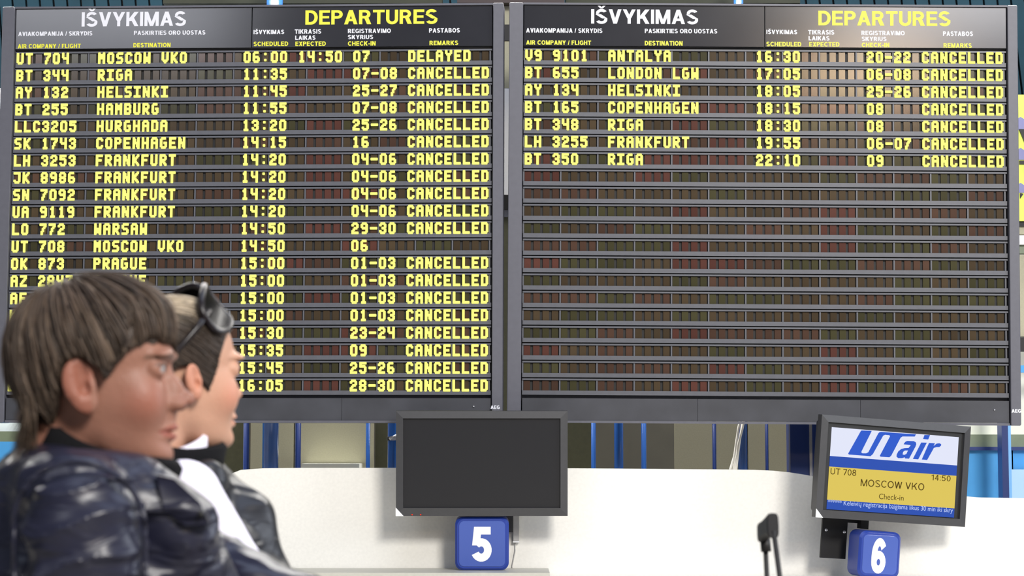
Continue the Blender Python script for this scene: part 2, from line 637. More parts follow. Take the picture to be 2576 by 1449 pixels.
RIGHT_ROWS = [
    ('V9', '9101', 'ANTALYA', '16:30', '', '20-22', 'CANCELLED'),
    ('BT', '655', 'LONDON LGW', '17:05', '', '06-08', 'CANCELLED'),
    ('AY', '134', 'HELSINKI', '18:05', '', '25-26', 'CANCELLED'),
    ('BT', '165', 'COPENHAGEN', '18:15', '', '08', 'CANCELLED'),
    ('BT', '348', 'RIGA', '18:30', '', '08', 'CANCELLED'),
    ('LH', '3255', 'FRANKFURT', '19:55', '', '06-07', 'CANCELLED'),
    ('BT', '350', 'RIGA', '22:10', '', '09', 'CANCELLED'),
] + [None] * 13
COLS = (0, 3, 9, 25, 31, 37, 43)

LEFT_HEAD = [  # text, x0, x1, baseline y, cap height px, colour (0 white, 1 yellow), stroke
    ('I\u0160VYKIMAS', 207, 469, 67.5, 36, 0, .19), ('DEPARTURES', 769, 1101, 62.5, 36, 1, .20),
    ('AVIAKOMPANIJA / SKRYDIS', 48, 234, 91.5, 10.5, 0, .22), ('AIR COMPANY / FLIGHT', 46.7, 205, 123, 11, 1, .22),
    ('PASKIRTIES ORO UOSTAS', 338.5, 518, 89, 10.5, 0, .22), ('DESTINATION', 337, 430.5, 120.3, 10.8, 1, .22),
    ('I\u0160VYKIMAS', 639, 716, 87.3, 10.5, 0, .22), ('SCHEDULED', 639, 726, 117.2, 11, 1, .22),
    ('TIKRASIS', 742.3, 808.8, 86.4, 11, 0, .22), ('LAIKAS', 743.6, 794.6, 101.6, 10.5, 0, .22), ('EXPECTED', 744, 820.6, 117, 11, 1, .22),
    ('REGISTRAVIMO', 876, 984, 84.6, 10.8, 0, .22), ('SKYRIUS', 876, 939.4, 100, 10.5, 0, .22), ('CHECK-IN', 876, 945.7, 116.2, 10.8, 1, .22),
    ('PASTABOS', 1080, 1157.4, 83.4, 10.8, 0, .22), ('REMARKS', 1081, 1153, 115, 11, 1, .22),
]
RIGHT_HEAD = [
    ('I\u0160VYKIMAS', 1486.7, 1755.5, 61.4, 36, 0, .19), ('DEPARTURES', 2057.5, 2389.3, 66, 36.5, 1, .20),
    ('AVIAKOMPANIJA / SKRYDIS', 1323.5, 1515, 83.6, 11, 0, .22), ('AIR COMPANY / FLIGHT', 1323.5, 1486.7, 114, 11, 1, .22),
    ('PASKIRTIES ORO UOSTAS', 1621.6, 1803.5, 85, 11, 0, .22), ('DESTINATION', 1621.6, 1716.6, 115.7, 11.3, 1, .22),
    ('I\u0160VYKIMAS', 1927, 2004.5, 87, 10.5, 0, .22), ('SCHEDULED', 1927, 2014.7, 118, 11.5, 1, .22),
    ('TIKRASIS', 2032, 2097.5, 88, 11, 0, .22), ('LAIKAS', 2033, 2085.5, 103, 10.8, 0, .22), ('EXPECTED', 2034.6, 2110.5, 118.4, 11.3, 1, .22),
    ('REGISTRAVIMO', 2165.7, 2274.5, 90, 11, 0, .22), ('SKYRIUS', 2166.5, 2228.6, 104.4, 10.5, 0, .22), ('CHECK-IN', 2166.5, 2235.8, 120, 11, 1, .22),
    ('PASTABOS', 2370.7, 2446, 91.7, 11, 0, .22), ('REMARKS', 2372, 2443, 121.5, 11.3, 1, .22),
]


def set_tint(me, per_face):
    """Colour attribute on face corners from one colour per face."""
    a = me.color_attributes.new('tint', 'FLOAT_COLOR', 'CORNER')
    buf = np.ones((len(me.loops), 4), np.float32)
    for p, c in zip(me.polygons, per_face):
        buf[p.loop_start:p.loop_start + p.loop_total, :3] = c[:3]
    a.data.foreach_set('color', buf.ravel())


def make_board(mw, rows, head, seam_px, u_left, u_right, label, logo_px, red_reflection):
    root = empty('departure_board', mw)
    tag(root, label, 'departure board', 'departures boards hung side by side')
    xL, xR = -0.16 * PU, 52.1 * PU
    oL, oR = u_left * PU, u_right * PU
    zt, zb = 3.04 * PV, -21.12 * PV
    # casing behind everything
    MB().box(oL + .02, oR - .02, 0.05, 0.30, zb + .02, zt - .01).build('casing', M['frame'], root)
    # side posts and the thin top edge
    MB().rbox(oL, xL - .006, -0.035, 0.10, zb, zt, 0.009, bev=.003).build('side_post', M['frame'], root)
    post = MB().rbox(xR + .006, oR, -0.035, 0.10, zb, zt, 0.009, bev=.003).build('side_post', M['frame'], root)
    # small maker's lettering low on the right post
    lx0, lz0 = hit(mw, logo_px[0], logo_px[1])
    lx1, _ = hit(mw, logo_px[2], logo_px[1])
    letters(MB(), 'AEG', lx0, lx1, lz0, 0.021, -0.037, .24, .06).build('lettering', M['print_white'], post)
    MB().box(xL - .006, xR + .006, -0.03, 0.06, 2.93 * PV, zt).build('top_edge', M['frame'], root)
    # header: two sheets meeting at a seam
    hz0, hz1 = 0.56 * PV, 2.925 * PV
    sx, _ = hit(mw, seam_px, 70)
    sheets = []
    for a, b in ((xL, sx - .003), (sx + .003, xR)):
        sheets.append(MB().box(a, b, -0.016, 0.05, hz0, hz1).build('header_panel', M['header'], root))
    MB().box(xL, xR, 0.0, 0.05, 0.5 * PV, hz1).build('header_gap', M['seam'], root)
    for text, x0, x1, yb, cap, c, t in head:
        a0, z0 = hit(mw, x0, yb)
        a1, z1 = hit(mw, x1, yb)
        sheet = sheets[0] if 0.5 * (a0 + a1) < sx else sheets[1]
        cm = cap * abs(hit(mw, x0, yb)[1] - hit(mw, x0, yb - 1)[1])
        letters(MB(), text, a0, a1, 0.5 * (z0 + z1), cm, -0.0175, t, .085 if cap > 20 else .11).build('lettering', M['print_yellow' if c else 'print_white'], sheet)
    # footer sheets
    fz0, fz1 = -20.98 * PV, -19.72 * PV
    fx = [xL, xL + (xR - xL) * .36, xL + (xR - xL) * .695, xR]
    for a, b in zip(fx[:-1], fx[1:]):
        MB().box(a + .001, b - .001, -0.016, 0.05, fz0, fz1).build('footer_panel', M['footer'], root)
    MB().box(xL, xR, -0.026, 0.05, zb, fz0 - .001).build('bottom_edge', M['frame'], root)
    kx, kz = hit(mw, logo_px[3], logo_px[4])
    MB().ball((kx, -0.018, kz), .006).build('lock', M['silver'], root)
    # rows of display cells
    rng = random.Random(11 if rows[7] else 5)
    for r, data in enumerate(rows):
        zc = -r * PV
        mb = MB()
        cols = []

        def put(mat_i, col, *b):
            n = len(mb.f)
            mb.box(*b, mat=mat_i)
            cols.extend([col] * (len(mb.f) - n))
        g = (0.1, 0.1, 0.1)
        ch = 0.285 * PV
        put(1, g, xL, xR, 0.012, 0.03, zc - .5 * PV, zc + .5 * PV)                 # dark backing
        put(0, g, xL, xR, -0.010, 0.012, zc - .53 * PV, zc - ch)                   # broad lower rail
        put(0, g, xL, xR, -0.010, 0.012, zc + ch + .002, zc + .40 * PV)            # thin upper rail
        for k in range(14):                                                        # uprights between the modules
            x = (4 * k - 0.11) * PU
            put(0, g, x - .0045, x + .0045, -0.004, 0.012, zc - ch, zc + ch + .002)
        for k in range(13):
            base = np.array([0.064, 0.044, 0.024])
            q = rng.random()  # random module tints, also mimicking reflections on the glossy flaps
            if q < .30:
                base = np.array([0.052, 0.047, 0.021])
            elif q < .52:
                base = np.array([0.074, 0.040, 0.026])
            if red_reflection and k in red_reflection and rng.random() < red_reflection[k]:  # reddish reflection painted into the base colour of some modules
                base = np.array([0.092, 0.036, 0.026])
            base = base * (.85 + .35 * rng.random())
            for c in range(4):
                x0 = (4 * k + c) * PU
                col = base * (.9 + .2 * rng.random())
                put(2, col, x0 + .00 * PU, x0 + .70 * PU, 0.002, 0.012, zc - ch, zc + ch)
        o = mb.build('display_row', [M['rail'], M['gap'], M['cell']], root)
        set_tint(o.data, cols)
        if data:
            tb = MB()
            for word, c0 in zip(data, COLS):
                for i, chv in enumerate(word):
                    if chv == ' ':
                        continue
                    bx0 = (c0 + i - .03) * PU
                    bw, z0, hh = .80 * PU, zc - .345 * PV, .69 * PV
                    for a, b, lo, hi in dot_runs(chv):
                        tb.add([(bx0 + a * bw, -.0125, z0 + lo * hh), (bx0 + b * bw, -.0125, z0 + lo * hh),
                                (bx0 + b * bw, -.0125, z0 + hi * hh), (bx0 + a * bw, -.0125, z0 + hi * hh)], [(0, 1, 2, 3)])
            tb.build('lettering', M['lit'], o)
    return root


LB = pose([-.1009, .0441, .0003], [-3.0246, -1.3995, 12.5456])
RB = pose([-.0622, .0016, .0062], [.0817, -1.4086, 12.4313])
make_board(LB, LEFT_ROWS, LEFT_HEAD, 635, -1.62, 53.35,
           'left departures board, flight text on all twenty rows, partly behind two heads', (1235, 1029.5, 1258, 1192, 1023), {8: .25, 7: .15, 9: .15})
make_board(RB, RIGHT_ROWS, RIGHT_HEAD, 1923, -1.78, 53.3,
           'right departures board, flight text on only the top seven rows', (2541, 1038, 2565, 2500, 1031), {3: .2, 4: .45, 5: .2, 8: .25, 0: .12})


# ------------------------------------------------------------------ the hall behind and around the boards
structure(MB().box(-12, 12, -5, 16, -0.1, 0).build('floor', M['floor']))
structure(MB().box(-12, 12, 15.0, 15.2, 0, 9).build('wall_back', M['dark_wall']))


def wall_piece(name, m, x0, x1, y0, y1, Y, thick=.06):
    """Upright panel covering a pixel rectangle at the distance Y."""
    a, b = on_y(x0, y1, Y), on_y(x1, y0, Y)
    return structure(MB().box(a.x, b.x, Y, Y + thick, a.z, b.z).build(name, m))


# cream partition behind the check-in desks, rounded where it steps down
PY = 12.42
prof_px = [(575, 1200), (585, 1190), (605, 1182), (660, 1178), (760, 1177), (1000, 1177), (1430, 1178), (1840, 1181),
           (1900, 1182), (1945, 1184), (1985, 1188), (2030, 1195), (2070, 1204), (2160, 1218), (2300, 1234),
           (2400, 1246), (2470, 1252), (2576, 1254), (2900, 1258)]
top = [on_y(x, y, PY) for x, y in prof_px]
outl = [(p.x, p.z) for p in top][::-1]
outl = [(top[0].x, 0.0), (top[-1].x, 0.0)] + outl
structure(MB().prism(outl, PY, PY + .09, 0, .004).build('wall_partition', M['cream']))

# panels seen between the posts, between partition and boards
BY = 13.45
for i, (x0, x1, m) in enumerate([(627, 742, 'beige'), (742, 942, 'beige'), (1700, 1880, 'beige'), (1880, 1990, 'beige')]):
    wall_piece('wall_panel_%d' % (i + 1), M[m], x0, x1 - 1, 850, 1420, BY)
for i, (x0, x1, m) in enumerate([(560, 627, 'olive'), (942, 1492, 'olive')]):
    wall_piece('wall_recess_%d' % (i + 1), M[m], x0, x1 - 1, 850, 1420, BY + .15)
structure(MB().box(on_y(760, 1170, 13.2).x, on_y(905, 1170, 13.2).x, 13.15, 13.44, on_y(760, 1190, 13.2).z, on_y(760, 1166, 13.2).z).build('trim_1', M['offwhite']))
wall_piece('wall_left', M['white_wall'], -420, 500, 222, 1085, 14.2)
wall_piece('trim_2', M['green_band'], -420, 420, 1085, 1111, 14.1)
wall_piece('wall_left_low', M['sky_panel'], -420, 420, 1111, 1600, 14.1)
wall_piece('trim_3', M['maroon'], 1150, 1420, -80, 7, 13.2, .2)
wall_piece('trim_4', M['beam'], 410, 1112, -80, 8.5, 13.25, .2)
wall_piece('trim_5', M['beam'], 1424, 2012, -80, 8, 13.25, .2)

# slatted teal screen high up behind the boards
SY = 14.4
slats = MB()
p0, p1 = on_y(-500, 238, SY), on_y(3080, -260, SY)
slats.box(p0.x, p1.x, SY + .05, SY + .09, p0.z, p1.z, 1)
x = p0.x
while x < p1.x:
    w, z0, z1 = .082, p0.z, p1.z
    sh = (z1 - z0) * .10
    slats.add([(x, SY, z0), (x + w, SY, z0), (x + w - sh, SY, z1), (x - sh, SY, z1),
               (x, SY + .05, z0), (x + w, SY + .05, z0), (x + w - sh, SY + .05, z1), (x - sh, SY + .05, z1)],
              [(0, 1, 2, 3), (7, 6, 5, 4), (0, 4, 5, 1), (1, 5, 6, 2), (2, 6, 7, 3), (3, 7, 4, 0)], 0)
    x += .0975
structure(slats.build('wall_slatted', [M['teal'], M['teal_gap']]))


# blue steel posts
def post(px0, px1, m, label, Y, ytop=-60, ybot=1420, light_from=None, thing_name='steel_post'):
    a, b = on_y(px0, 1120, Y), on_y(px1, 1120, Y)
    r, cx = abs(b.x - a.x) / 2, (a.x + b.x) / 2
    zt = on_y(px0, ytop, Y).z
    mb = MB()
    mb.tube([(cx, Y, 0), (cx, Y, zt)], r, 20)
    mb.tube([(cx, Y, 0), (cx, Y, .02)], r * 1.8, 20)
    o = mb.build(thing_name, M[m])
    return tag(o, label, 'post', 'blue steel posts behind the boards')


post(612, 627, 'blue_dark', 'narrow dark blue post nearest the woman, under the left board', 13.0, 900)
post(660, 701, 'blue_post', 'thick bright blue post under the left board, right of the woman', 12.95)
post(742, 757, 'blue_dark', 'narrow dark blue post left of the pale ledge under the left board', 13.0, 900)
post(920, 931, 'blue_post', 'narrow blue post right of the pale ledge under the left board', 13.0, 900)
clamped = post(975, 1006, 'blue_post', 'blue post carrying a silver clamp beside the switched-off monitor', 12.95, 600)
post(1487, 1499, 'blue_post', 'narrow blue post, first to the right of the switched-off monitor', 13.0, 900)
post(1545, 1568, 'blue_post', 'thick blue post between two narrow ones, right of the switched-off monitor', 12.95, 600)
post(1613, 1626, 'blue_post', 'narrow blue post against the dark recess, left of the beige panel', 13.0, 900)
post(1792, 1802, 'blue_dark', 'thin dark blue post just left of the white cables', 13.0, 900)
post(1856, 1880, 'blue_post', 'blue post directly behind the white cables, pale at its foot', 12.95)
post(1925, 1933, 'blue_dark', 'thin dark blue post between the white cables and the wide blue post', 13.0, 900)
# wide square post left of the lit monitor
a, b = on_y(1988, 1120, 12.95), on_y(2060, 1120, 12.95)
wp = empty('steel_column', Matrix.Translation((a.x, 12.95, 0)))
tag(wp, 'wide dark blue square column left of the lit airline monitor', 'column')
w = b.x - a.x
zt = on_y(2000, 600, 12.95).z
MB().box(0, w, 0, .18, 0, zt).build('shaft', M['blue_dark'], wp)
MB().box(w * .66, w * .76, -.012, 0, .3, zt).build('cable_rail', M['silver'], wp)
# glazed blue screen at far right
wall_piece('wall_right_low', M['sky_panel'], 2380, 2548, 1133, 1420, 13.6)
wall_piece('wall_right_pale', M['pale_blue'], 2546, 2900, 1181, 1420, 13.5)
wall_piece('wall_right_mid', M['sky_panel'], 2546, 2900, 1130, 1183, 13.6)
wall_piece('trim_6', M['blue_dark'], 2380, 2900, 1124, 1133, 13.55)
wall_piece('trim_7', M['green_band'], 2380, 2900, 1093, 1125, 13.6)
wall_piece('wall_right', M['offwhite'], 2200, 2900, 640, 1094, 13.65)
rp = empty('steel_column', Matrix.Translation(tuple(on_y(2522, 1200, 13.2).xy) + (0,)))
tag(rp, 'slim blue column with a light edge, below the right end of the right board', 'column')
wd = on_y(2538, 1200, 13.2).x - on_y(2522, 1200, 13.2).x
zt = on_y(2530, 1000, 13.2).z
MB().box(0, wd, 0, .12, 0, zt).build('shaft', M['blue_dark'], rp)
MB().box(wd + .001, wd * 1.5, .01, .11, 0, zt).build('light_edge', M['blue_light'], rp)

# silver clamp on the blue post by the monitor
c = on_y(987, 1103, 12.87)
cl = empty('pipe_clamp', Matrix.Translation(c))
tag(cl, 'small silver clamp on a blue post by the switched-off monitor', 'clamp')
MB().tube([(.008, .08, -.012), (.008, .08, .012)], .048, 18).build('collar', M['black'], cl)
MB().tube([(-.018, .012, -.006), (.026, .012, .02)], .009, 10).build('bolt', M['silver'], cl)
MB().rbox(-.014, .022, 0.004, .03, -.012, .014, .006).build('jaw', M['silver'], cl)

# white cables hanging down behind the partition
cb = MB()
for k, (x0, x1, x2) in enumerate([(1858, 1851, 1838), (1868, 1857, 1846), (1866, 1859, 1852)]):
    pts = [(x0, 1075), (x1, 1120), (x1 - 3, 1145), (x2, 1178), (x2 - 5, 1215)]
    line = [on_y(x0 + 8, 1035, 12.73)] + [on_y(px, py, 12.75 + .012 * k) for px, py in pts]
    line += [Vector((line[-1].x - .03, line[-1].y, .4)), Vector((line[-1].x - .03, line[-1].y, .008))]
    cb.tube(line, .0075, 8)
tag(cb.build('cable_bundle', M['cable']), 'bundle of white cables hanging below the right board', 'cable')

# column seen through the slit between the boards
GY = 13.3
gc = empty('cable_duct', Matrix.Translation(on_y(1274, 1149, GY)))
tag(gc, 'narrow upright duct seen through the slit between the two boards', 'duct')
for nm, m, y0, y1, dy in (('duct_cover', 'beige', 12, 62, 0), ('bracket', 'black', 62, 103, -.01), ('duct_cover', 'beige', 103, 222, 0),
                          ('light_tube', 'white_paint', 222, 490, 0), ('bracket', 'black', 490, 528, -.01), ('end_cap', 'silver', 528, 546, 0),
                          ('lower_cover', 'olive', 546, 1060, 0)):
    p, q = on_y(1256, y1, GY), on_y(1292, y0, GY)
    o = MB().box(p.x - gc.location.x, q.x - gc.location.x, dy, .05, p.z - gc.location.z, q.z - gc.location.z - .001).build(nm, M[m], gc)

# lime sign and what stands below it, at the right edge
LY = 13.3
ls = empty('lime_sign', Matrix.Translation(on_y(2562, 398, LY)))
tag(ls, 'lime green sign with dark arrows, cut off by the right edge', 'sign')


def on_sign(px, py, y=0.0):
    p = on_y(px, py, LY)
    return (p.x - ls.location.x, y, p.z - ls.location.z)


def sign_poly(mb, pts, y0, y1):
    q = [on_sign(*p) for p in pts]
    return mb.prism([(p[0], p[2]) for p in q][::-1], y0, y1)


sign_poly(MB(), [(2548, 238), (2700, 238), (2700, 556), (2548, 556)], 0, .05).build('sign_board', M['lime'], ls)
vb = MB()
for y0, y1 in ((302, 327), (380, 402), (468, 485)):
    sign_poly(vb, [(2548, y0 + 2), (2567, y0 - 8), (2580, y0), (2700, y0), (2700, y1), (2548, y1)], -.004, .001)
vb.build('band', M['violet'], ls)
ab = MB()
for pts in ([(2563, 325), (2700, 330), (2700, 372), (2582, 372)], [(2564, 404), (2700, 404), (2700, 414), (2564, 414)],
            [(2566, 486), (2574, 488), (2566, 500)], [(2590, 430), (2700, 420), (2700, 455), (2600, 455)]):
    sign_poly(ab, pts, -.008, -.004)
ab.build('arrow', M['black'], ls)
wall_piece('trim_8', M['black'], 2560, 2720, 557, 569, 13.32)
wall_piece('trim_9', M['beige'], 2560, 2720, 569, 589, 13.34)
wall_piece('trim_10', M['white_paint'], 2560, 2720, 592, 615, 13.30)
wall_piece('trim_11', M['green_band'], 2560, 2720, 615, 638, 13.33)
wall_piece('wall_right_beige', M['beige'], 2562, 2720, 642, 846, 13.33)
wall_piece('trim_12', M['black'], 2566, 2720, 848, 884, 13.30)
wall_piece('trim_13', M['sky_panel'], 2566, 2720, 919, 937, 13.30)

# check-in counter below the partition
ct = empty('check_in_counter', Matrix.Translation((0, 11.9, 0)))
tag(ct, 'pale check-in counter along the cream partition, only its top edge in view', 'counter')
zt = on_y(1000, 1441, 11.9).z
xl, xr, xe = on_y(420, 1440, 11.9).x, on_y(1383, 1440, 11.9).x, on_y(3000, 1440, 11.9).x
MB().box(xl, xr, 0, .50, zt - .04, zt).build('worktop', M['desk'], ct)
MB().box(xr + .004, xe, 0, .50, zt - .075, zt - .045).build('worktop', M['white_paint'], ct)
MB().box(xl + .05, xe - .05, .06, .49, 0, zt - .076).build('front_panel', M['cream'], ct)


# ------------------------------------------------------------------ monitors and counter number signs
CAMROT = Matrix(((RIGHT.x, FWD.x, UP.x), (RIGHT.y, FWD.y, UP.y), (RIGHT.z, FWD.z, UP.z)))


def oriented(p, rot):
    m = rot.to_4x4()
    m.translation = p
    return m


def monitor_body(root, w, h, lit, mw, corners):
    """Local origin at the top-left front corner, x right, z up (screen below)."""
    t = .042 * h / .61
    MB().rbox(.02, w - .02, .045, .11, -h + .03, -.03, .02).build('back_housing', M['black_plastic'], root)
    fr = MB()
    o = [(0, -h), (w, -h), (w, 0), (0, 0)]
    i = [(t, -h + t * 1.1), (w - t, -h + t * 1.1), (w - t, -t), (t, -t)]
    v = [(p[0], 0, p[1]) for p in o] + [(p[0], -.006, p[1]) for p in i] + [(p[0], .016, p[1]) for p in i] + [(p[0], .05, p[1]) for p in o]
    fr.add(v, [(0, 1, 5, 4), (1, 2, 6, 5), (2, 3, 7, 6), (3, 0, 4, 7), (4, 5, 9, 8), (5, 6, 10, 9), (6, 7, 11, 10), (7, 4, 8, 11),
               (0, 12, 13, 1), (1, 13, 14, 2), (2, 14, 15, 3), (3, 15, 12, 0), (12, 15, 14, 13)])
    bz = fr.build('bezel', M['black_plastic'], root)
    # white corner sticker at the lower left
    MB().add([(-.001, -.008, -h), (.045, -.008, -h), (-.001, -.008, -h + .05), (-.001, -.001, -h), (.045, -.001, -h), (-.001, -.001, -h + .05)],
             [(0, 1, 2), (5, 4, 3), (0, 3, 4, 1), (1, 4, 5, 2), (2, 5, 3, 0)]).build('corner_sticker', M['white_paint'], bz)
    return t


d5 = 12.02
m5 = oriented(at(996, 1034, d5), CAMROT)
mon = empty('flat_monitor', m5)
tag(mon, 'switched-off black flat monitor above the number five sign', 'monitor', 'monitors over the check-in desks')
W5, H5 = 432 * d5 / F_PX, 264 * d5 / F_PX
t = monitor_body(mon, W5, H5, False, m5, None)
MB().box(t, W5 - t, .012, .03, -H5 + t * 1.1, -t).build('screen', M['screen_off'], mon)
for x in (.095, .145):
    MB().ball((x, -.003, -H5 + .008), .004).build('indicator_light', M['red_led'], mon)

m6 = pose([-.057, -.296, .085], [1.85 * .968, .754 * .968, 12.237 * .968])
mon6 = empty('flat_monitor', m6)
tag(mon6, 'lit tilted flat monitor showing a blue, white and yellow check-in screen', 'monitor', 'monitors over the check-in desks')
W6, H6 = .968, .612 * .968
t = monitor_body(mon6, W6, H6, True, m6, None)
MB().box(t, W6 - t, .012, .03, -H6 + t * 1.1, -t).build('dark_surround', M['bezel_inner'], mon6)
lx0, ztop = hit(m6, 2095, 1074.5)
lx1, _ = hit(m6, 2415, 1095)
_, zbot = hit(m6, 2081, 1281)
lx0b, _ = hit(m6, 2081, 1281)
lx1b, _ = hit(m6, 2400, 1294)
lx0, lx1 = .5 * (lx0 + lx0b), .5 * (lx1 + lx1b)
SH = ztop - zbot
scr = MB()
for f0, f1, mi in ((0, .352, 0), (.352, .481, 1), (.481, .885, 2), (.885, 1.0, 1)):
    scr.box(lx0, lx1, .006, .012, ztop - SH * f1, ztop - SH * f0, mi)
sc_o = scr.build('screen', [M['scr_white'], M['scr_blue'], M['scr_yellow']], mon6)
YS = .0052


def crop_pt(x, y):
    return hit(m6, x / 7.36 + 2080, y / 7.36 + 1065)


LOGO = [
    [(650, 132), (835, 138), (835, 150), (650, 520), (650, 545), (670, 555), (735, 555), (775, 535), (960, 185), (980, 165), (1010, 158), (1660, 203),
     (1635, 245), (1410, 243), (1375, 265), (1200, 600), (1165, 630), (1000, 618), (988, 600), (1178, 240), (1165, 220), (1085, 212), (1050, 230),
     (860, 570), (815, 610), (415, 578), (402, 560), (635, 145)],
    [(1470, 335), (1500, 325), (1620, 330), (1655, 350), (1665, 385), (1650, 430), (1530, 655), (1450, 650), (1455, 630), (1400, 645), (1330, 645),
     (1298, 620), (1300, 580), (1330, 520), (1385, 475), (1450, 458), (1520, 455), (1560, 410), (1545, 400), (1430, 390), (1440, 365)],
    [(1755, 355), (1860, 358), (1700, 668), (1600, 660)], [(1815, 215), (1920, 215), (1885, 300), (1790, 290)],
    [(1900, 362), (2010, 368), (1985, 420), (2040, 375), (2090, 368), (2125, 385), (2122, 415), (2090, 440), (2040, 440), (1990, 455), (1960, 510),
     (1865, 680), (1765, 670)],
]
HOLE = [(1420, 530), (1450, 505), (1510, 503), (1480, 565), (1440, 585), (1410, 575)]
lg = MB()
for poly, mi, yy in [(p, 0, YS) for p in LOGO] + [(HOLE, 1, YS - .0006)]:
    q = [crop_pt(*p) for p in poly]
    lg.add([(p[0], yy, p[1]) for p in q][::-1], [list(range(len(q)))], mi)
lg.build('logo', [M['scr_logo'], M['scr_white']], sc_o)


def screen_line(text, bl, br, cap_px, t, gap=.12):
    x0, z0 = hit(m6, *bl)
    x1, z1 = hit(m6, *br)
    letters(MB(), text, x0, x1, .5 * (z0 + z1), cap_px * .00222, YS, t, gap).build('lettering', M['scr_ink'], sc_o)


screen_line('UT 708', (2089.8, 1193.5), (2154.5, 1197), 16, .13)
screen_line('14:50', (2343, 1206.8), (2392, 1212.4), 15, .13, .16)
screen_line('MOSCOW VKO', (2165.7, 1222.9), (2325.7, 1233.4), 18, .13)
x0, z0 = hit(m6, 2211.8, 1256.4)
x1, z1 = hit(m6, 2274, 1258.5)
font_text('lettering', 'Check-in', x0, x1, .5 * (z0 + z1), YS, M['scr_ink'], sc_o, 15 * .00222)
x0, z0 = hit(m6, 2083, 1270)
x1, z1 = hit(m6, 2398, 1288)
font_text('lettering', '****** Keleivi\u0173 registracija baigiama likus 30 min iki skry', x0, x1, .5 * (z0 + z1), YS, M['scr_text'], sc_o, 12.5 * .00222)


def number_sign(mw, w, h, depth, digit, label, digit_box, digit_mat):
    root = empty('counter_number_sign', mw)
    tag(root, label, 'number sign', 'blue counter number signs')
    MB().rbox(0, w, 0, depth, -h, 0, .045, n=8, bev=.012).build('sign_box', M['blue_sign'], root)
    e = .022
    MB().rbox(e, w - e, -.003, .004, -h + e, -e, .030, n=8, bev=.002).build('sign_face', M['blue_sign_face'], root)
    x0, x1, z0, z1 = digit_box
    letters(MB(), digit, x0, x1, z0, z1 - z0, -.0045, .235).build('digit', digit_mat, root)
    return root


ds = 12.05
s5m = oriented(at(1145, 1301, ds), CAMROT)
k = ds / F_PX
s5 = number_sign(s5m, 135 * k, 134 * k, .13, '5', 'blue square counter sign with white digit 5', (41 * k, 92 * k, -111 * k, -24 * k), M['white_paint'])
rot6 = m6.to_3x3()
s6m = oriented(at(2165, 1334, 11.88), rot6)
s6 = number_sign(s6m, .268, .268, .14, '6', 'blue square counter sign with white digit 6', (.078, .170, -.241, -.041), M['white_paint'])

# mounts
mt = empty('monitor_mount', oriented(at(2107, 1305, 12.12), rot6))
tag(mt, 'black plate mount with two screws below the lit monitor', 'mount')
MB().box(-.085, .078, .02, .035, -.235, .05).build('plate', M['black'], mt)
for x, z in ((-.062, -.07), (.056, -.075)):
    MB().tube([(x, .021, z), (x, .012, z)], .009, 12).build('screw', M['silver'], mt)
MB().box(.155, .205, -.0, .05, -.05, .03).build('neck', M['black'], mt)
MB().box(-.02, .17, .03, .06, -.02, .05).build('cross_bar', M['black'], mt)
MB().box(.035, .074, .035, .275, -.20, -.02).build('wall_arm', M['black'], mt)
m5t = empty('cable_trunking', Matrix.Translation(on_y(1298, 1297, PY - .04)))
tag(m5t, 'slim metal cable trunking behind the number five sign', 'trunking')
MB().box(-.016, .018, 0, .03, -.15, .06).build('cover', M['metal'], m5t)
MB().box(-.018, .020, -.002, .032, -.16, -.152).build('end_cap', M['white_paint'], m5t)
MB().box(-.06, -.018, .0, .04, -.10, .08).build('bracket', M['black_plastic'], m5t)
cc = MB()
cc.tube([on_y(px, py, PY - .012) for px, py in ((1296, 1366), (1296, 1385), (1291, 1410), (1288, 1425), (1288, 1432))], .0035, 8)
tag(cc.build('cable', M['metal']), 'thin grey cable dropping from the metal trunking to the counter', 'cable')

# ------------------------------------------------------------------ suitcase with its handle pulled out
hd = 4.0
near, far = at(1946, 1322, hd), at(1917, 1345, hd + .13)
bx, by = .5 * (near.x + far.x), .5 * (near.y + far.y)
sc = empty('suitcase', Matrix.Translation((bx + .05, by, 0)))
tag(sc, 'black suitcase, only its pulled-out telescopic handle in view at bottom right', 'suitcase')
O = Vector((bx + .05, by, 0))
kk = hd / F_PX
tb_n, tb_f = at(1966, 1475, hd), at(1931, 1475, hd + .13)


def to_floor(a, b, z):
    s = (z - a.z) / (b.z - a.z)
    return a + (b - a) * s


for a, b in ((near, tb_n), (far + Vector((.006, 0, 0)), tb_f)):
    top_p, low = a + Vector((0, 0, -.01)), to_floor(a, b, .70)
    low.x = min(low.x, a.x + .06)
    MB().tube([top_p - O, to_floor(a, b, 1.0) - O, low - O], .0052, 14).build('handle_tube', M['black'], sc)
gp = MB()
ax = (near - far)
L = ax.length
fr = ax.normalized()
sd = fr.cross(Vector((0, 0, 1))).normalized()
upv = sd.cross(fr).normalized()
rows_ = []
for s, hw, hu, hl in ((0, .0095, .020, .012), (.02, .0105, .024, .016), (.3, .0115, .022, .012), (.7, .0115, .024, .014), (.93, .0120, .026, .024), (1.0, .0105, .024, .024)):
    c = far + fr * (L * s) - O
    for a in range(16):
        t_ = 2 * PI * a / 16
        cx_, cz_ = math.copysign(abs(math.cos(t_)) ** .5, math.cos(t_)), math.copysign(abs(math.sin(t_)) ** .5, math.sin(t_))
        rows_.append(c + sd * (hw * cx_) + upv * ((hu if cz_ > 0 else hl) * cz_))
faces = [(j * 16 + i, j * 16 + (i + 1) % 16, (j + 1) * 16 + (i + 1) % 16, (j + 1) * 16 + i) for j in range(5) for i in range(16)]
faces += [list(range(15, -1, -1)), list(range(80, 96))]
gp.add(rows_, faces, 0, False)
gp.build('grip', mat('grip_plastic', rgb(19, 19, 22), 0.6, 0.05, 40, spec=.3), sc)
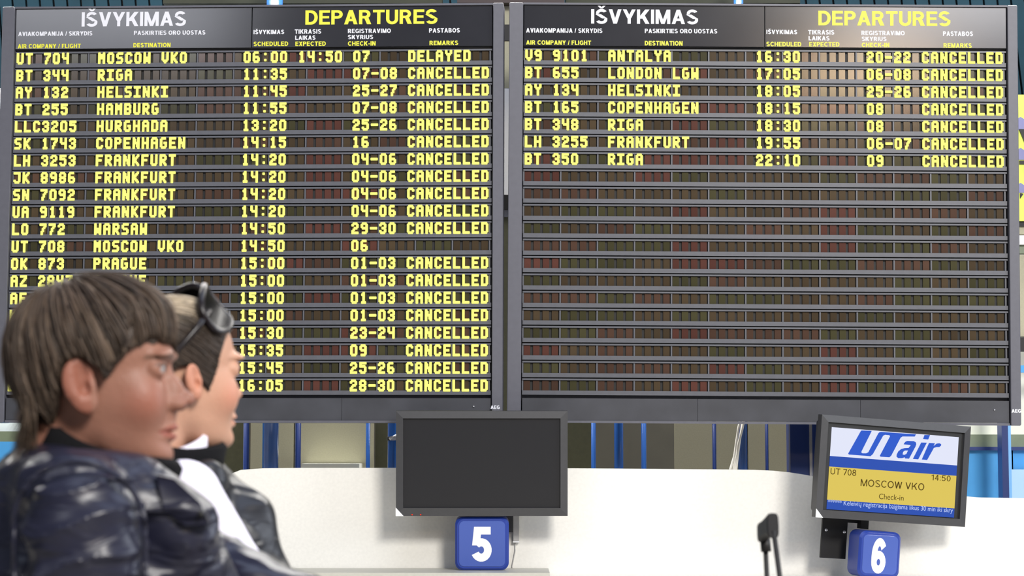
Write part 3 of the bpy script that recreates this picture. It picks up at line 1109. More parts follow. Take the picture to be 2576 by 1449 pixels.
MB().tube([far - O + Vector((.006, 0, -.008)), far - O + Vector((.008, 0, -.034))], .0105, 14).build('collar', M['black'], sc)
MB().rbox(-.20, .20, -.13, .13, .06, .68, .05, n=6, bev=.03).build('shell', mat('suitcase_fabric', rgb(34, 34, 38), 0.7, 0.1, 60, bump=.2), sc)
for x in (-.15, .15):
    for y in (-.10, .10):
        MB().tube([(x - .012, y, .03), (x + .012, y, .03)], .03, 16).build('wheel', M['black'], sc)

# ------------------------------------------------------------------ sculpting with distance fields
def surface_nets(f, lo, hi, h):
    lo, hi = np.array(lo, float), np.array(hi, float)
    n = np.ceil((hi - lo) / h).astype(int) + 1
    xs = [(lo[i] + h * np.arange(n[i])).astype(np.float32) for i in range(3)]
    V = np.empty(n, np.float32)
    step = max(1, int(2.5e6 // (n[1] * n[2])))
    for i in range(0, n[0], step):
        X, Y, Z = np.meshgrid(xs[0][i:i + step], xs[1], xs[2], indexing='ij')
        V[i:i + step] = f(X, Y, Z)
    S = V < 0
    cnt = np.zeros(n - 1, np.int8)
    for a in (0, 1):
        for b in (0, 1):
            for c in (0, 1):
                cnt += S[a:n[0] - 1 + a, b:n[1] - 1 + b, c:n[2] - 1 + c]
    act = (cnt > 0) & (cnt < 8)
    idx = np.argwhere(act)
    ids = -np.ones(n - 1, np.int32)
    ids[act] = np.arange(len(idx))
    acc = np.zeros((len(idx), 3))
    num = np.zeros(len(idx))
    corners = [(a, b, c) for a in (0, 1) for b in (0, 1) for c in (0, 1)]
    cv = {c: V[idx[:, 0] + c[0], idx[:, 1] + c[1], idx[:, 2] + c[2]] for c in corners}
    for c in corners:
        for ax in range(3):
            if c[ax] == 0:
                d = list(c)
                d[ax] = 1
                v0, v1 = cv[c], cv[tuple(d)]
                m = (v0 < 0) != (v1 < 0)
                t = np.where(m, v0 / np.where(m, v0 - v1, 1), 0)
                p = np.tile(np.array(c, float), (len(idx), 1))
                p[:, ax] = t
                acc[m] += p[m]
                num[m] += 1
    verts = (idx + acc / num[:, None]) * h + lo
    faces = []
    for ax in range(3):
        sl0, sl1 = [slice(None)] * 3, [slice(None)] * 3
        sl0[ax], sl1[ax] = slice(0, -1), slice(1, None)
        A, B = S[tuple(sl0)], S[tuple(sl1)]
        e = np.argwhere(A != B)
        u, w = (ax + 1) % 3, (ax + 2) % 3
        ok = (e[:, u] > 0) & (e[:, w] > 0) & (e[:, u] < n[u] - 1) & (e[:, w] < n[w] - 1)
        e = e[ok]
        flip = A[e[:, 0], e[:, 1], e[:, 2]]

        def cell(du, dw):
            q = e.copy()
            q[:, u] -= du
            q[:, w] -= dw
            return ids[q[:, 0], q[:, 1], q[:, 2]]
        q = np.stack([cell(1, 1), cell(0, 1), cell(0, 0), cell(1, 0)], 1)
        q[~flip] = q[~flip][:, ::-1]
        faces.append(q)
    return verts, np.concatenate(faces)


def np_mesh(name, verts, faces, smooth=True):
    me = bpy.data.meshes.new(name)
    me.vertices.add(len(verts))
    me.vertices.foreach_set('co', np.asarray(verts, np.float32).ravel())
    k = faces.shape[1]
    me.loops.add(len(faces) * k)
    me.loops.foreach_set('vertex_index', faces.ravel().astype(np.int32))
    me.polygons.add(len(faces))
    me.polygons.foreach_set('loop_start', np.arange(0, len(faces) * k, k, dtype=np.int32))
    me.polygons.foreach_set('use_smooth', np.full(len(faces), smooth))
    me.update()
    me.validate()
    return me


def point_tint(me, cols):
    a = me.color_attributes.new('tint', 'FLOAT_COLOR', 'POINT')
    buf = np.ones((len(me.vertices), 4), np.float32)
    buf[:, :3] = cols
    a.data.foreach_set('color', buf.ravel())


def smin(a, b, k):
    h = np.clip(.5 + .5 * (b - a) / k, 0, 1)
    return b + (a - b) * h - k * h * (1 - h)


def smax(a, b, k):
    return -smin(-a, -b, k)


def ell(X, Y, Z, c, r):
    k0 = np.sqrt(((X - c[0]) / r[0]) ** 2 + ((Y - c[1]) / r[1]) ** 2 + ((Z - c[2]) / r[2]) ** 2)
    return (k0 - 1) * min(r)


def cone(X, Y, Z, a, b, ra, rb):
    a, b = np.array(a), np.array(b)
    d = b - a
    L = d @ d
    t = np.clip(((X - a[0]) * d[0] + (Y - a[1]) * d[1] + (Z - a[2]) * d[2]) / L, 0, 1)
    return np.sqrt((X - a[0] - t * d[0]) ** 2 + (Y - a[1] - t * d[1]) ** 2 + (Z - a[2] - t * d[2]) ** 2) - (ra + (rb - ra) * t)


def wob(X, Y, Z, s, seed=0):
    """Smooth pseudo-noise, about -1..1."""
    rg = np.random.RandomState(seed)
    o = 0
    for i in range(6):
        d = rg.normal(size=3)
        d *= s * (.6 + 1.2 * rg.rand()) / np.linalg.norm(d)
        o = o + np.sin(X * d[0] + Y * d[1] + Z * d[2] + rg.rand() * 6.28)
    return o / 3.0


class Skull:
    """Head as a stack of cross-sections: front profile, back profile, half width, by height."""

    def __init__(s, table, p=2.25):
        t = np.array(table, float)
        zz = np.linspace(t[0, 0], t[-1, 0], 240)
        s.z = zz
        cols = []
        for j in (1, 2, 3):
            c = np.interp(zz, t[:, 0], t[:, j])
            for _ in range(3):
                c = np.convolve(np.pad(c, 5, 'edge'), np.ones(11) / 11, 'valid')
            cols.append(c)
        s.xf, s.xb, s.w = cols
        s.p = p

    def __call__(s, X, Y, Z, grow=0.0):
        xf, xb, w = (np.interp(Z, s.z, c).astype(np.float32) for c in (s.xf, s.xb, s.w))
        xf, xb, w = xf + grow, xb - grow, w + grow
        xc = np.clip(.42 * xf + .58 * xb, xb + .01, None)
        a = np.where(X > xc, np.maximum(xf - xc, .004), np.maximum(xc - xb, .004))
        v = (np.abs(Y / w) ** s.p + np.abs((X - xc) / a) ** s.p) ** (1 / s.p)
        f = (v - 1) * np.minimum(a, w)
        # round off crown and chin
        top = ell(X, Y, np.maximum(Z, .03), (.002, 0, .03), (.108 + grow, .079 + grow, .101 + grow))
        f = smax(f, top, .016)
        f = smax(f, s.z[0] - grow - Z, .02)
        return smax(f, Z - s.z[-1] - grow, .01)


HEAD_TABLE = [  # z, front x, back x, half width
    (-.109, .078, .032, .026), (-.099, .092, .018, .036), (-.084, .099, -.002, .045), (-.064, .099, -.022, .053), (-.045, .101, -.038, .056),
    (-.028, .100, -.055, .060), (-.010, .096, -.076, .063), (.008, .097, -.088, .066), (.022, .0965, -.093, .068), (.036, .106, -.096, .070),
    (.060, .107, -.100, .075), (.085, .106, -.100, .077), (.105, .105, -.100, .078), (.122, .104, -.100, .078), (.140, .104, -.100, .078)]


def head_field(skull, ear=True, fem=False):
    nx = -.011 if fem else 0.0

    def f(X, Y, Z):
        A = np.abs(Y)
        d = skull(X, Y, Z)
        # cheek, jaw, brow, chin
        d = smin(d, ell(X, A, Z, (.066, .036, -.018), (.028, .024, .030)), .022)
        d = smin(d, ell(X, A, Z, (.090, .0, -.090), (.014, .017, .013)), .018)
        d = smin(d, ell(X, A, Z, (.097, .030, .041), (.010, .022, .006)), .014)
        # eye hollow, lids with an opening
        d = smax(d, -ell(X, A, Z, (.112, .033, .022), (.021, .021, .0125)), .014)
        d = smin(d, ell(X, A, Z, (.0845, .033, .0225), (.0150, .0165, .0140)), .004)
        d = smin(d, cone(X, A, Z, (.0950, .021, .0295), (.0925, .043, .0285), .0034, .0028), .004)
        d = smax(d, -ell(X, A, Z, (.101, .0335, .0222), (.013, .0142, .0043)), .0015)
        # nose
        n = cone(X, A, Z, (.0950 + nx * .3, 0, .023), (.1065 + nx * .6, 0, .000), .0066, .0074)
        n = smin(n, cone(X, A, Z, (.1065 + nx * .6, 0, .000), (.1220 + nx, 0, -.0145), .0070, .0080), .010)
        n = smin(n, ell(X, A, Z, (.1245 + nx, 0, -.0155), (.0090, .0095, .0085)), .006)
        n = smin(n, ell(X, A, Z, (.110 + nx, .0120, -.0225), (.0125, .0075, .0085)), .006)
        n = smin(n, ell(X, A, Z, (.104 + nx * .6, 0, -.012), (.012, .014, .022)), .008)
        d = smin(d, n, .008)
        d = smax(d, -ell(X, A, Z, (.1135 + nx, .0068, -.0310), (.0055, .0036, .005)), .003)
        # mouth
        lip = .0035 * (A / .022) ** 2
        d = smin(d, ell(X + lip * 2.2, A, Z, (.099, 0, -.043), (.009, .012, .013)), .01)
        d = smin(d, ell(X + lip * 3, A, Z + lip * .6, (.1025, 0, -.0525), (.0098, .023, .0054)), .004)
        d = smin(d, ell(X + lip * 3, A, Z + lip * .2, (.1005, 0, -.0643), (.0098, .020, .0062)), .005)
        d = smax(d, -ell(X + lip * 3, A, Z, (.114, 0, -.0580), (.013, .025, .0017)), .0015)
        # ears
        if ear:
            k_e = .80 if fem else 1.0
            ex, ey, ez = X + .004, A - (.0685 if fem else .0725) + .30 * (X - .012), Z - .001
            c, s_ = math.cos(.16), math.sin(.16)
            ex, ez = (ex * c + ez * s_) / k_e, (-ex * s_ + ez * c) / k_e
            e = ell(ex, ey, ez, (-.001, .004, .003), (.0200, .0075, .0315))
            e = smin(e, ell(ex, ey, ez, (.006, .002, -.025), (.0105, .006, .012)), .008)
            e = smax(e, -ell(ex, ey, ez, (.004, .0125, .006), (.0140, .0090, .0245)), .003)
            e = smin(e, cone(ex, ey, ez, (-.005, .005, .016), (-.006, .006, -.014), .0030, .0038), .004)
            e = smin(e, ell(ex, ey, ez, (.0145, .006, -.004), (.004, .004, .008)), .004)
            e = smax(e, -ell(ex, ey, ez, (.0055, .010, -.005), (.0065, .009, .0095)), .002)
            d = smin(d, e * k_e, .004)
        # neck
        d = smin(d, cone(X, Y, Z, (-.028, 0, -.02), (-.052, 0, -.20), .050, .056), .022)
        return d
    return f


def in_poly(px, pz, poly):
    poly = np.array(poly)
    r = np.zeros(px.shape, bool)
    j = len(poly) - 1
    for i in range(len(poly)):
        a, b = poly[i], poly[j]
        c = ((a[1] > pz) != (b[1] > pz)) & (px < (b[0] - a[0]) * (pz - a[1]) / (b[1] - a[1] + 1e-12) + a[0])
        r ^= c
        j = i
    return r


def ray_radius(skull, d, o, grow):
    """Distance from o along unit directions d to the grown skull."""
    lo, hi = np.full(len(d), .03), np.full(len(d), .22)
    for _ in range(22):
        mid = .5 * (lo + hi)
        p = o + d * mid[:, None]
        inside = skull(p[:, 0], p[:, 1], p[:, 2], grow) < 0
        lo = np.where(inside, mid, lo)
        hi = np.where(inside, hi, mid)
    return hi


def strands(skull, crown, region, n, grow, rad, colf, seed, maxlen=.32, lift=0.0, sweep=0.0, steps=16, overshoot=.0, rnd=.004):
    """Locks of hair combed from the crown over the head until they leave the hair region."""
    rg = np.random.RandomState(seed)
    o = np.array([0, 0, .035])
    cz = np.array(crown) - o
    cz /= np.linalg.norm(cz)
    ux = np.cross(cz, [0, 1, 0])
    ux /= np.linalg.norm(ux)
    uy = np.cross(cz, ux)
    V, Fc, Ct = [], [], []
    phi = rg.rand(n) * 2 * PI
    start = (rg.rand(n) ** .6) * 1.9 + .02
    pts = []
    psi_len = .55 + rg.rand(n) * .55
    tw = rg.normal(size=n) * .10 + sweep
    g = grow + rg.rand(n) * rnd
    alive = np.ones(n, bool)
    last = None
    for s in range(steps):
        t = s / (steps - 1)
        psi = start + psi_len * t
        ph = phi + tw * t * np.sin(np.clip(start, .2, 1.5))
        d = np.cos(psi)[:, None] * cz + np.sin(psi)[:, None] * (np.cos(ph)[:, None] * ux + np.sin(ph)[:, None] * uy)
        r = ray_radius(skull, d, o, 0)
        zr = o[2] + d[:, 2] * r
        hug = np.clip((zr - .04) / .06, 0, 1) + (d[:, 0] < .55)
        r = r + (g + lift * t * t) * np.clip(hug, .28, 1)
        p = o + d * r[:, None]
        ok = region(p) & alive
        if s == 0:
            alive = ok.copy()
            first = ok.copy()
            last = p.copy()
        else:
            alive = ok
        q = np.where(alive[:, None], p, last)
        pts.append(q)
        last = q
    pts = np.stack(pts, 1)[first]
    m = len(pts)
    tang = np.gradient(pts, axis=1)
    tang /= np.linalg.norm(tang, axis=2, keepdims=True) + 1e-9
    rad_dir = pts - o
    rad_dir /= np.linalg.norm(rad_dir, axis=2, keepdims=True)
    side = np.cross(tang, rad_dir)
    side /= np.linalg.norm(side, axis=2, keepdims=True) + 1e-9
    prof = np.interp(np.linspace(0, 1, steps), [0, .15, .75, 1], [.5, 1, .8, .12])[None, :, None]
    rr = rad * (.6 + .8 * rg.rand(m))[:, None, None] * prof
    ring = [pts + side * rr, pts + rad_dir * rr * .7, pts - side * rr]
    V = np.stack(ring, 2).reshape(-1, 3)
    base = (np.arange(m)[:, None, None] * steps + np.arange(steps - 1)[None, :, None]) * 3
    F1 = np.concatenate([base + 0, base + 1, base + 4, base + 3], 2).reshape(-1, 4)
    F2 = np.concatenate([base + 1, base + 2, base + 5, base + 4], 2).reshape(-1, 4)
    F3 = np.concatenate([base + 2, base + 0, base + 3, base + 5], 2).reshape(-1, 4)
    cols = np.repeat(colf(rg, m, pts), steps * 3, axis=0)
    return V, np.concatenate([F1, F2, F3])[:, ::-1], cols


def join_np(parts):
    V, Fc, Ct, n = [], [], [], 0
    for v, f, c in parts:
        V.append(v)
        Fc.append(f + n)
        Ct.append(c)
        n += len(v)
    return np.concatenate(V), np.concatenate(Fc), np.concatenate(Ct)


def turn(a):
    return Matrix.Rotation(a, 4, 'Z')


SKIN = tinted('skin', 'tint', 0.48, 0.35, .25, 220, sss=.12)
HAIR = tinted('hair', 'tint', 0.5, 0.32)


def leather(name, color, rough, strength, scale):
    """Leather with sharp crease lines and a fine grain."""
    m = mat(name, color, rough, 0.06, 14, spec=.42)
    nt = m.node_tree
    b = nt.nodes['Principled BSDF']
    tc = nt.nodes.new('ShaderNodeTexCoord')
    mp = nt.nodes.new('ShaderNodeMapping')
    mp.inputs['Scale'].default_value = (.7, .7, 2.0)
    mp.inputs['Rotation'].default_value = (0, math.radians(14), 0)
    nt.links.new(tc.outputs['Object'], mp.inputs[0])
    prev = None
    for sc_, st, ds in ((scale, strength, .035), (scale * 2.6, strength * .7, .012)):
        n = nt.nodes.new('ShaderNodeTexNoise')
        n.noise_type = 'RIDGED_MULTIFRACTAL'
        n.inputs['Scale'].default_value = sc_
        n.inputs['Detail'].default_value = 2.0
        n.inputs['Distortion'].default_value = .6
        nt.links.new(mp.outputs[0], n.inputs['Vector'])
        bp = nt.nodes.new('ShaderNodeBump')
        bp.inputs['Strength'].default_value = st
        bp.inputs['Distance'].default_value = ds
        nt.links.new(n.outputs['Fac'], bp.inputs['Height'])
        if prev:
            nt.links.new(prev.outputs[0], bp.inputs['Normal'])
        prev = bp
    nt.links.new(prev.outputs[0], b.inputs['Normal'])
    return m


LEATHER = leather('navy_leather', rgb(30, 31, 48), 0.37, .8, 10)
KNIT = mat('black_knit', rgb(20, 20, 22), 0.9, 0.1, 200, bump=.3, spec=.1)
VEST = leather('black_vest', rgb(26, 27, 33), 0.42, .7, 9)
SHIRT = mat('white_cotton', rgb(226, 222, 236), 0.8, 0.03, 60, bump=.15, bump_scale=35)
DENIM = mat('dark_denim', rgb(38, 44, 66), 0.85, 0.15, 90)
SHOE = mat('black_shoe', rgb(26, 26, 28), 0.5)
EYE_M = mat('eye_white', rgb(150, 142, 138), 0.3)
IRIS = mat('grey_iris', rgb(74, 84, 92), 0.2)
PUPIL = mat('pupil', rgb(8, 8, 8), 0.15)


def skin_cols(v, base, fem):
    """Skin, lip and brow colours of the face itself."""
    A = np.abs(v[:, 1])
    c = np.tile(np.array(base), (len(v), 1))
    n = wob(v[:, 0], v[:, 1], v[:, 2], 60, 3)[:, None]
    c *= 1 + .05 * n

    def blend(w, col, k):
        nonlocal c
        w = np.clip(w, 0, 1)[:, None] * k
        c = c * (1 - w) + np.array(col) * w
    g = lambda cx, cy, cz, r: np.exp(-((v[:, 0] - cx) ** 2 + (A - cy) ** 2 + (v[:, 2] - cz) ** 2) / r ** 2)
    blend(g(.075, .052, -.022, .026), (base[0] * 1.06, base[1] * .70, base[2] * .66), .6)
    blend(g(.122, 0, -.018, .014), (base[0] * 1.03, base[1] * .78, base[2] * .76), .6)
    ear = (A > .068) & (v[:, 0] < .012)
    blend(ear * 1.0, (base[0] * 1.0, base[1] * .76, base[2] * .72), .8)
    lipz = np.abs(v[:, 2] + .0585) - (.0115 - 9.0 * A ** 2 - .12 * A)
    lips = ((lipz < 0) & (v[:, 0] > .085)) * 1.0
    blend(lips, (base[0] * .92, base[1] * .52, base[2] * .52), .35 if fem else .8)
    lash = (np.abs(v[:, 2] - .0285) < .0018) & (A > .019) & (A < .048) & (v[:, 0] > .088)
    blend(lash * 1.0, (.05, .035, .03), .35 if fem else .75)
    brow = (np.abs(v[:, 2] - (.041 + .10 * (A - .018) * (A < .034) - .22 * np.clip(A - .034, 0, 1))) < .0032) & (A > .014) & (A < .050) & (v[:, 0] > .07)
    blend(brow * 1.0, (.07, .05, .035), .15 if fem else .6)
    return c


def build_eyes(parent, mw):
    for s in (1, -1):
        c = Vector((.0845, .033 * s, .0232))
        e = MB().ball((0, 0, 0), .0136, nu=20, nv=14).build('eye', EYE_M, parent, mw @ Matrix.Translation(c))
        MB().ball((.0092, 0, 0), (.0052, .0062, .0062), nu=16, nv=10).build('iris', IRIS, e, mw @ Matrix.Translation(c))
        MB().ball((.0125, 0, 0), (.0024, .0027, .0027), nu=12, nv=8).build('pupil', PUPIL, e, mw @ Matrix.Translation(c))


def hand_prims(wrist, direction, palm_n):
    """Palm, four curled fingers and a thumb, as cones, for one hand."""
    d, nrm = Vector(direction).normalized(), Vector(palm_n).normalized()
    s = d.cross(nrm).normalized()
    out = [(wrist, wrist + d * .05, .026, .030), (wrist + d * .03 + s * .018, wrist + d * .085 + s * .026, .016, .013), (wrist + d * .03 - s * .018, wrist + d * .08 - s * .026, .016, .012)]
    for i, L in enumerate((.070, .080, .074, .058)):
        b = wrist + d * (.088 - .004 * abs(i - 1)) + s * (.030 - .020 * i)
        k1 = b + (d * .9 + nrm * .35) * (L * .5)
        k2 = k1 + (d * .5 + nrm * .85) * (L * .35)
        k3 = k2 + (d * .0 + nrm * 1.0) * (L * .25)
        out += [(b - d * .02, b, .0105, .0095), (b, k1, .0095, .0088), (k1, k2, .0086, .008), (k2, k3, .0078, .0068)]
    tb = wrist + d * .025 + s * .028
    t1 = tb + (d * .6 + s * .6 + nrm * .3) * .042
    t2 = t1 + (d * .9 + s * .1 + nrm * .4) * .032
    out += [(tb, t1, .0135, .0105), (t1, t2, .0102, .008)]
    return out


def field(prims, k=.02, extra=None):
    """Smooth union of round cones and ellipsoids in world coordinates."""
    def f(X, Y, Z):
        d = None
        for pr in prims:
            if len(pr) == 2:
                e = ell(X, Y, Z, pr[0], pr[1])
            else:
                e = cone(X, Y, Z, pr[0], pr[1], pr[2], pr[3])
            d = e if d is None else smin(d, e, k)
        return extra(X, Y, Z, d) if extra else d
    return f


def sdf_part(name, f, lo, hi, h, m, parent, base):
    v, fc = surface_nets(f, lo, hi, h)
    me = np_mesh(name, v - np.array(base), fc)
    return link(name, me, m, parent, Matrix.Translation(base))


def person_body(parent, base, mw, skull, head_h, skin, fem, prims, hands, z_hi):
    """One skin mesh: sculpted head and neck, running down into the torso, arms, legs and hands."""
    v, fc = surface_nets(head_field(skull, True, fem), (-.13, -.10, -.19), (.15, .10, .145), head_h)
    cols = skin_cols(v, skin, fem)
    R = np.array(mw.to_3x3())
    vw = v @ R.T + np.array(mw.translation)
    fb = field(prims, .03)
    pts = np.array([list(p) for pr in prims for p in ((pr[0],) if len(pr) == 2 else pr[:2])])
    b, bf = surface_nets(fb, pts.min(0) - .2, np.minimum(pts.max(0) + .2, (9, 99, z_hi)), .014)
    bc = np.tile(np.array(skin), (len(b), 1))
    parts = [(vw, fc, cols), (b, bf, bc)]
    for hp in hands:
        fh = field(hp, .006)
        q = np.array([list(p) for pr in hp for p in pr[:2]])
        hv, hf = surface_nets(fh, q.min(0) - .04, q.max(0) + .04, .004)
        parts.append((hv, hf, np.tile(np.array(skin), (len(hv), 1))))
    V, Fc, C = join_np(parts)
    me = np_mesh('body', V - np.array(base), Fc)
    point_tint(me, C)
    return link('body', me, SKIN, parent, Matrix.Translation(base))


# ------------------------------------------------------------------ the boy
def P(px, py, d):
    return at(px, py, d)


BH = P(235, 975, 2.705) + Vector((0, 0, 0))
BASE = Vector((BH.x - .06, BH.y, 0))
boy = empty('person', Matrix.Translation(BASE))
tag(boy, 'person with short brown hair in dark leather jacket, in profile at lower left', 'person', 'two people watching the boards')
BMW = Matrix.Translation(BH) @ turn(math.radians(2))
skull_b = Skull(HEAD_TABLE)
hip = Vector((BASE.x - .02, BASE.y, .92))
sh_n, sh_f = P(212, 1322, 2.50), P(330, 1360, 2.92)
el_n, el_f = P(235, 1830, 2.48), P(770, 1575, 2.86)
wr_n, wr_f = P(610, 1960, 2.58), P(860, 1900, 2.62)
chest = P(245, 1420, 2.72)
nk = BH + Vector((-.05, 0, -.17))
legs = []
for s in (-1, 1):
    hx = hip + Vector((.01, .095 * s, -.04))
    kn = Vector((hx.x + .035, hx.y + .01 * s, .50))
    an = Vector((hx.x - .01, hx.y + .012 * s, .09))
    legs.append((hx, kn, an))
skin_p = [(nk, chest + Vector((0, 0, -.02)), .05, .11), (chest, hip, .115, .12), (sh_n, el_n, .048, .038), (el_n, wr_n, .036, .024),
          (sh_f, el_f, .046, .038), (el_f, wr_f, .036, .024), (nk + Vector((0, 0, -.05)), sh_n, .04, .04), (nk + Vector((0, 0, -.05)), sh_f, .04, .04)]
for hx, kn, an in legs:
    skin_p += [(hx, kn, .075, .052), (kn, an, .050, .034), (an, an + Vector((.12, 0, -.05)), .034, .026)]
hands = [hand_prims(wr_n, wr_n - el_n, Vector((0, .6, -.8))), hand_prims(wr_f, wr_f - el_f, Vector((-.3, -.8, -.5)))]
body_b = person_body(boy, BASE, BMW, skull_b, .0024, (.275, .13, .09), False, skin_p, hands, BH.z - .12)
build_eyes(boy, BMW)

# hair: where it grows, seen from the side (x forward, z up, from the ear)
BOY_HAIR = [(.135, .047), (.113, .049), (.098, .057), (.078, .054), (.056, .050), (.043, .035), (.028, .008), (.021, .020), (.010, .030),
            (-.006, .036), (-.024, .028), (-.031, -.010), (-.037, -.042), (-.050, -.062), (-.075, -.080), (-.13, -.085), (-.16, .0), (-.14, .19), (.14, .19)]


def boy_region(p):
    j = np.sin(p[:, 1] * 160) * .004 + np.sin(p[:, 1] * 71 + 1) * .004
    return in_poly(p[:, 0], p[:, 2] + j * (p[:, 0] > .04), BOY_HAIR)


def boy_cols(rg, m, pts):
    c = np.array([.062, .042, .029])[None] * (.5 + 1.2 * rg.rand(m, 1) ** 1.5)
    return c + (rg.rand(m, 1) < .16) * np.array([.07, .052, .038])


def cap_field(skull, poly, grow, groove=True):
    def f(X, Y, Z):
        d = skull(X, Y, Z, grow)
        if groove:
            ang = np.arctan2(Y, X + .03)
            d = d + .0022 * np.sin(ang * 38 + 3 * np.sin(Z * 60)) * np.clip((Z + .12) / .1, 0, 1)
        d = d + .007 * np.clip((.11 - Z) / .06, 0, 1) * np.clip((X - .05) / .03, 0, 1)
        m = in_poly(X.ravel()[::1], Z.ravel(), poly).reshape(X.shape)
        # soft signed distance to the hairline in the side view
        return np.where(m, d, np.maximum(d, .002))
    return f


hv, hf = surface_nets(cap_field(skull_b, BOY_HAIR, .009), (-.14, -.11, -.10), (.14, .11, .16), .003)
hc = np.tile(np.array([.042, .028, .020]), (len(hv), 1))
parts = [(hv, hf, hc)]
parts.append(strands(skull_b, (-.045, 0, .15), boy_region, 5200, .010, .0021, boy_cols, 1, sweep=.12, rnd=.008))
parts.append(strands(skull_b, (-.045, 0, .15), boy_region, 1500, .013, .0018, boy_cols, 2, lift=.006, rnd=.010))
V, Fc, C = join_np(parts)
# longer locks over the nape, flicking outwards
rg = np.random.RandomState(4)
nv, nf, nc = [], [], []
for i in range(420):
    y = rg.uniform(-.068, .068)
    zt = rg.uniform(-.02, .03)
    xb = -.097 + .45 * abs(y) ** 1.25 * 1.2 + rg.uniform(-.004, .010)
    L = rg.uniform(.055, .10)
    k = 9
    out = rg.uniform(-.002, .022)
    pr = []
    for s in range(k):
        t = s / (k - 1)
        pr.append((xb - out * (t ** 2.2) + .012 * math.sin(t * 2.2), y * (1 + .05 * t) + rg.normal() * .0006, zt - L * t))
    w = rg.uniform(.0014, .0028)
    col = boy_cols(rg, 1, None)[0] + np.array([.03, .022, .014]) * rg.rand()
    n0 = len(nv)
    for s, p in enumerate(pr):
        ww = w * (1 - .85 * (s / (k - 1)) ** 2)
        nv += [(p[0], p[1] - ww, p[2]), (p[0] - ww, p[1], p[2]), (p[0], p[1] + ww, p[2])]
        nc += [col] * 3
    for s in range(k - 1):
        b = n0 + 3 * s
        nf += [(b, b + 1, b + 4, b + 3), (b + 1, b + 2, b + 5, b + 4), (b + 2, b, b + 3, b + 5)]
V, Fc, C = join_np([(V, Fc, C), (np.array(nv), np.array(nf), np.array(nc))])
me = np_mesh('hair', V, Fc)
point_tint(me, C)
link('hair', me, HAIR, boy, BMW)


# jacket
def folds(amp, c, axis, freq, seed):
    """Creases running across a sleeve."""
    c, axis = np.array(c), np.array(Vector(axis).normalized())

    def g(X, Y, Z):
        t = (X - c[0]) * axis[0] + (Y - c[1]) * axis[1] + (Z - c[2]) * axis[2]
        n = wob(X, Y, Z, 26, seed)
        return amp * (np.abs(np.sin(freq * t + 1.5 * n)) ** .7 - .6) * (.55 + .45 * wob(X, Y, Z, 14, seed + 1))
    return g


f_near = folds(.015, sh_n, el_n - sh_n, 78, 21)
jk_torso = field([(chest + Vector((0, 0, -.035)), (.185, .165, .155)), (chest + Vector((-.01, 0, -.10)), hip + Vector((.02, 0, .06)), .165, .165),
                  (P(120, 1290, 2.72), P(120, 1290, 2.72) + Vector((0, .02, 0)), .095, .095),
                  (P(235, 1205, 2.62), P(215, 1215, 2.52), .040, .044), (P(130, 1200, 2.66), P(130, 1230, 2.54), .045, .04),
                  (P(330, 1230, 2.62), P(455, 1330, 2.63), .048, .045), (P(300, 1215, 2.84), sh_f, .05, .07)], .05,
                 lambda X, Y, Z, d: d + .006 * wob(X, Y, Z, 32, 5) + .004 * np.abs(wob(X, Y, Z, 60, 6)))
lo = np.array([chest.x - .27, chest.y - .33, .84])
hi = np.array([chest.x + .30, chest.y + .33, BH.z - .03])
o = sdf_part('jacket', jk_torso, lo, hi, .006, LEATHER, boy, BASE)
o['label'] = 'dark navy leather jacket'


def sleeve(name, a, b, c, r0, r1, r2, fold, m, parent, base, h=.0045, cuff=True):
    def ex(X, Y, Z, d):
        return d + fold(X, Y, Z)
    fld = field([(a, b, r0, r1), (b, c, r1, r2)], .03, ex)
    q = np.array([list(a), list(b), list(c)])
    return sdf_part(name, fld, q.min(0) - r0 - .03, q.max(0) + r0 + .03, h, m, parent, base)


sleeve('sleeve', sh_n, el_n, wr_n + (el_n - wr_n) * .08, .074, .062, .045, f_near, LEATHER, boy, BASE, .004)
sleeve('sleeve', sh_f, el_f, wr_f + (el_f - wr_f) * .08, .072, .062, .045, folds(.007, sh_f, el_f - sh_f, 48, 31), LEATHER, boy, BASE, .005)
# raised seam round the near armhole
sm = MB()
ring = []
ad = (Vector(el_n) - Vector(sh_n)).normalized()
for i in range(25):
    t_ = PI * (1.02 - 1.06 * i / 24)
    ring.append(sh_n + Vector((math.cos(t_) * .079, -.030 - .022 * math.sin(t_), math.sin(t_) * .077)))
sm.tube([p - BASE for p in [ring[0] + Vector((.006, .0, -.20))] + ring + [ring[-1] + Vector((.008, 0, -.20))]], .0034, 8)
sm.build('armhole_seam', LEATHER, boy, Matrix.Translation(BASE))
# collar and the buttoned tab on the chest
def collar(name, c, tilt, rx, ry, hgt, th, m, parent, base, yaw=0.0, gap=0.0, flare=.0):
    v, f = [], []
    n = 48
    A = turn(yaw) @ Matrix.Rotation(tilt, 4, 'Y')
    prof = [(0, 0), (th * .2, hgt * .5), (th * .1, hgt), (-th * .45, hgt + th * .4), (-th, hgt * .95), (-th, 0)]
    for i in range(n + 1):
        a = gap + (2 * PI - 2 * gap) * i / n
        for dr, z in prof:
            fl = flare * z / hgt
            p = Vector(((rx + dr + fl) * math.cos(a), (ry + dr + fl) * math.sin(a), z * (1 + .12 * math.cos(a * 2 + .5))))
            v.append(c + (A @ p) - base)
    k = len(prof)
    for i in range(n):
        for j in range(k):
            f.append((i * k + j, (i + 1) * k + j, (i + 1) * k + (j + 1) % k, i * k + (j + 1) % k))
    return MB().add(v, f, 0, True).build(name, m, parent, Matrix.Translation(base))


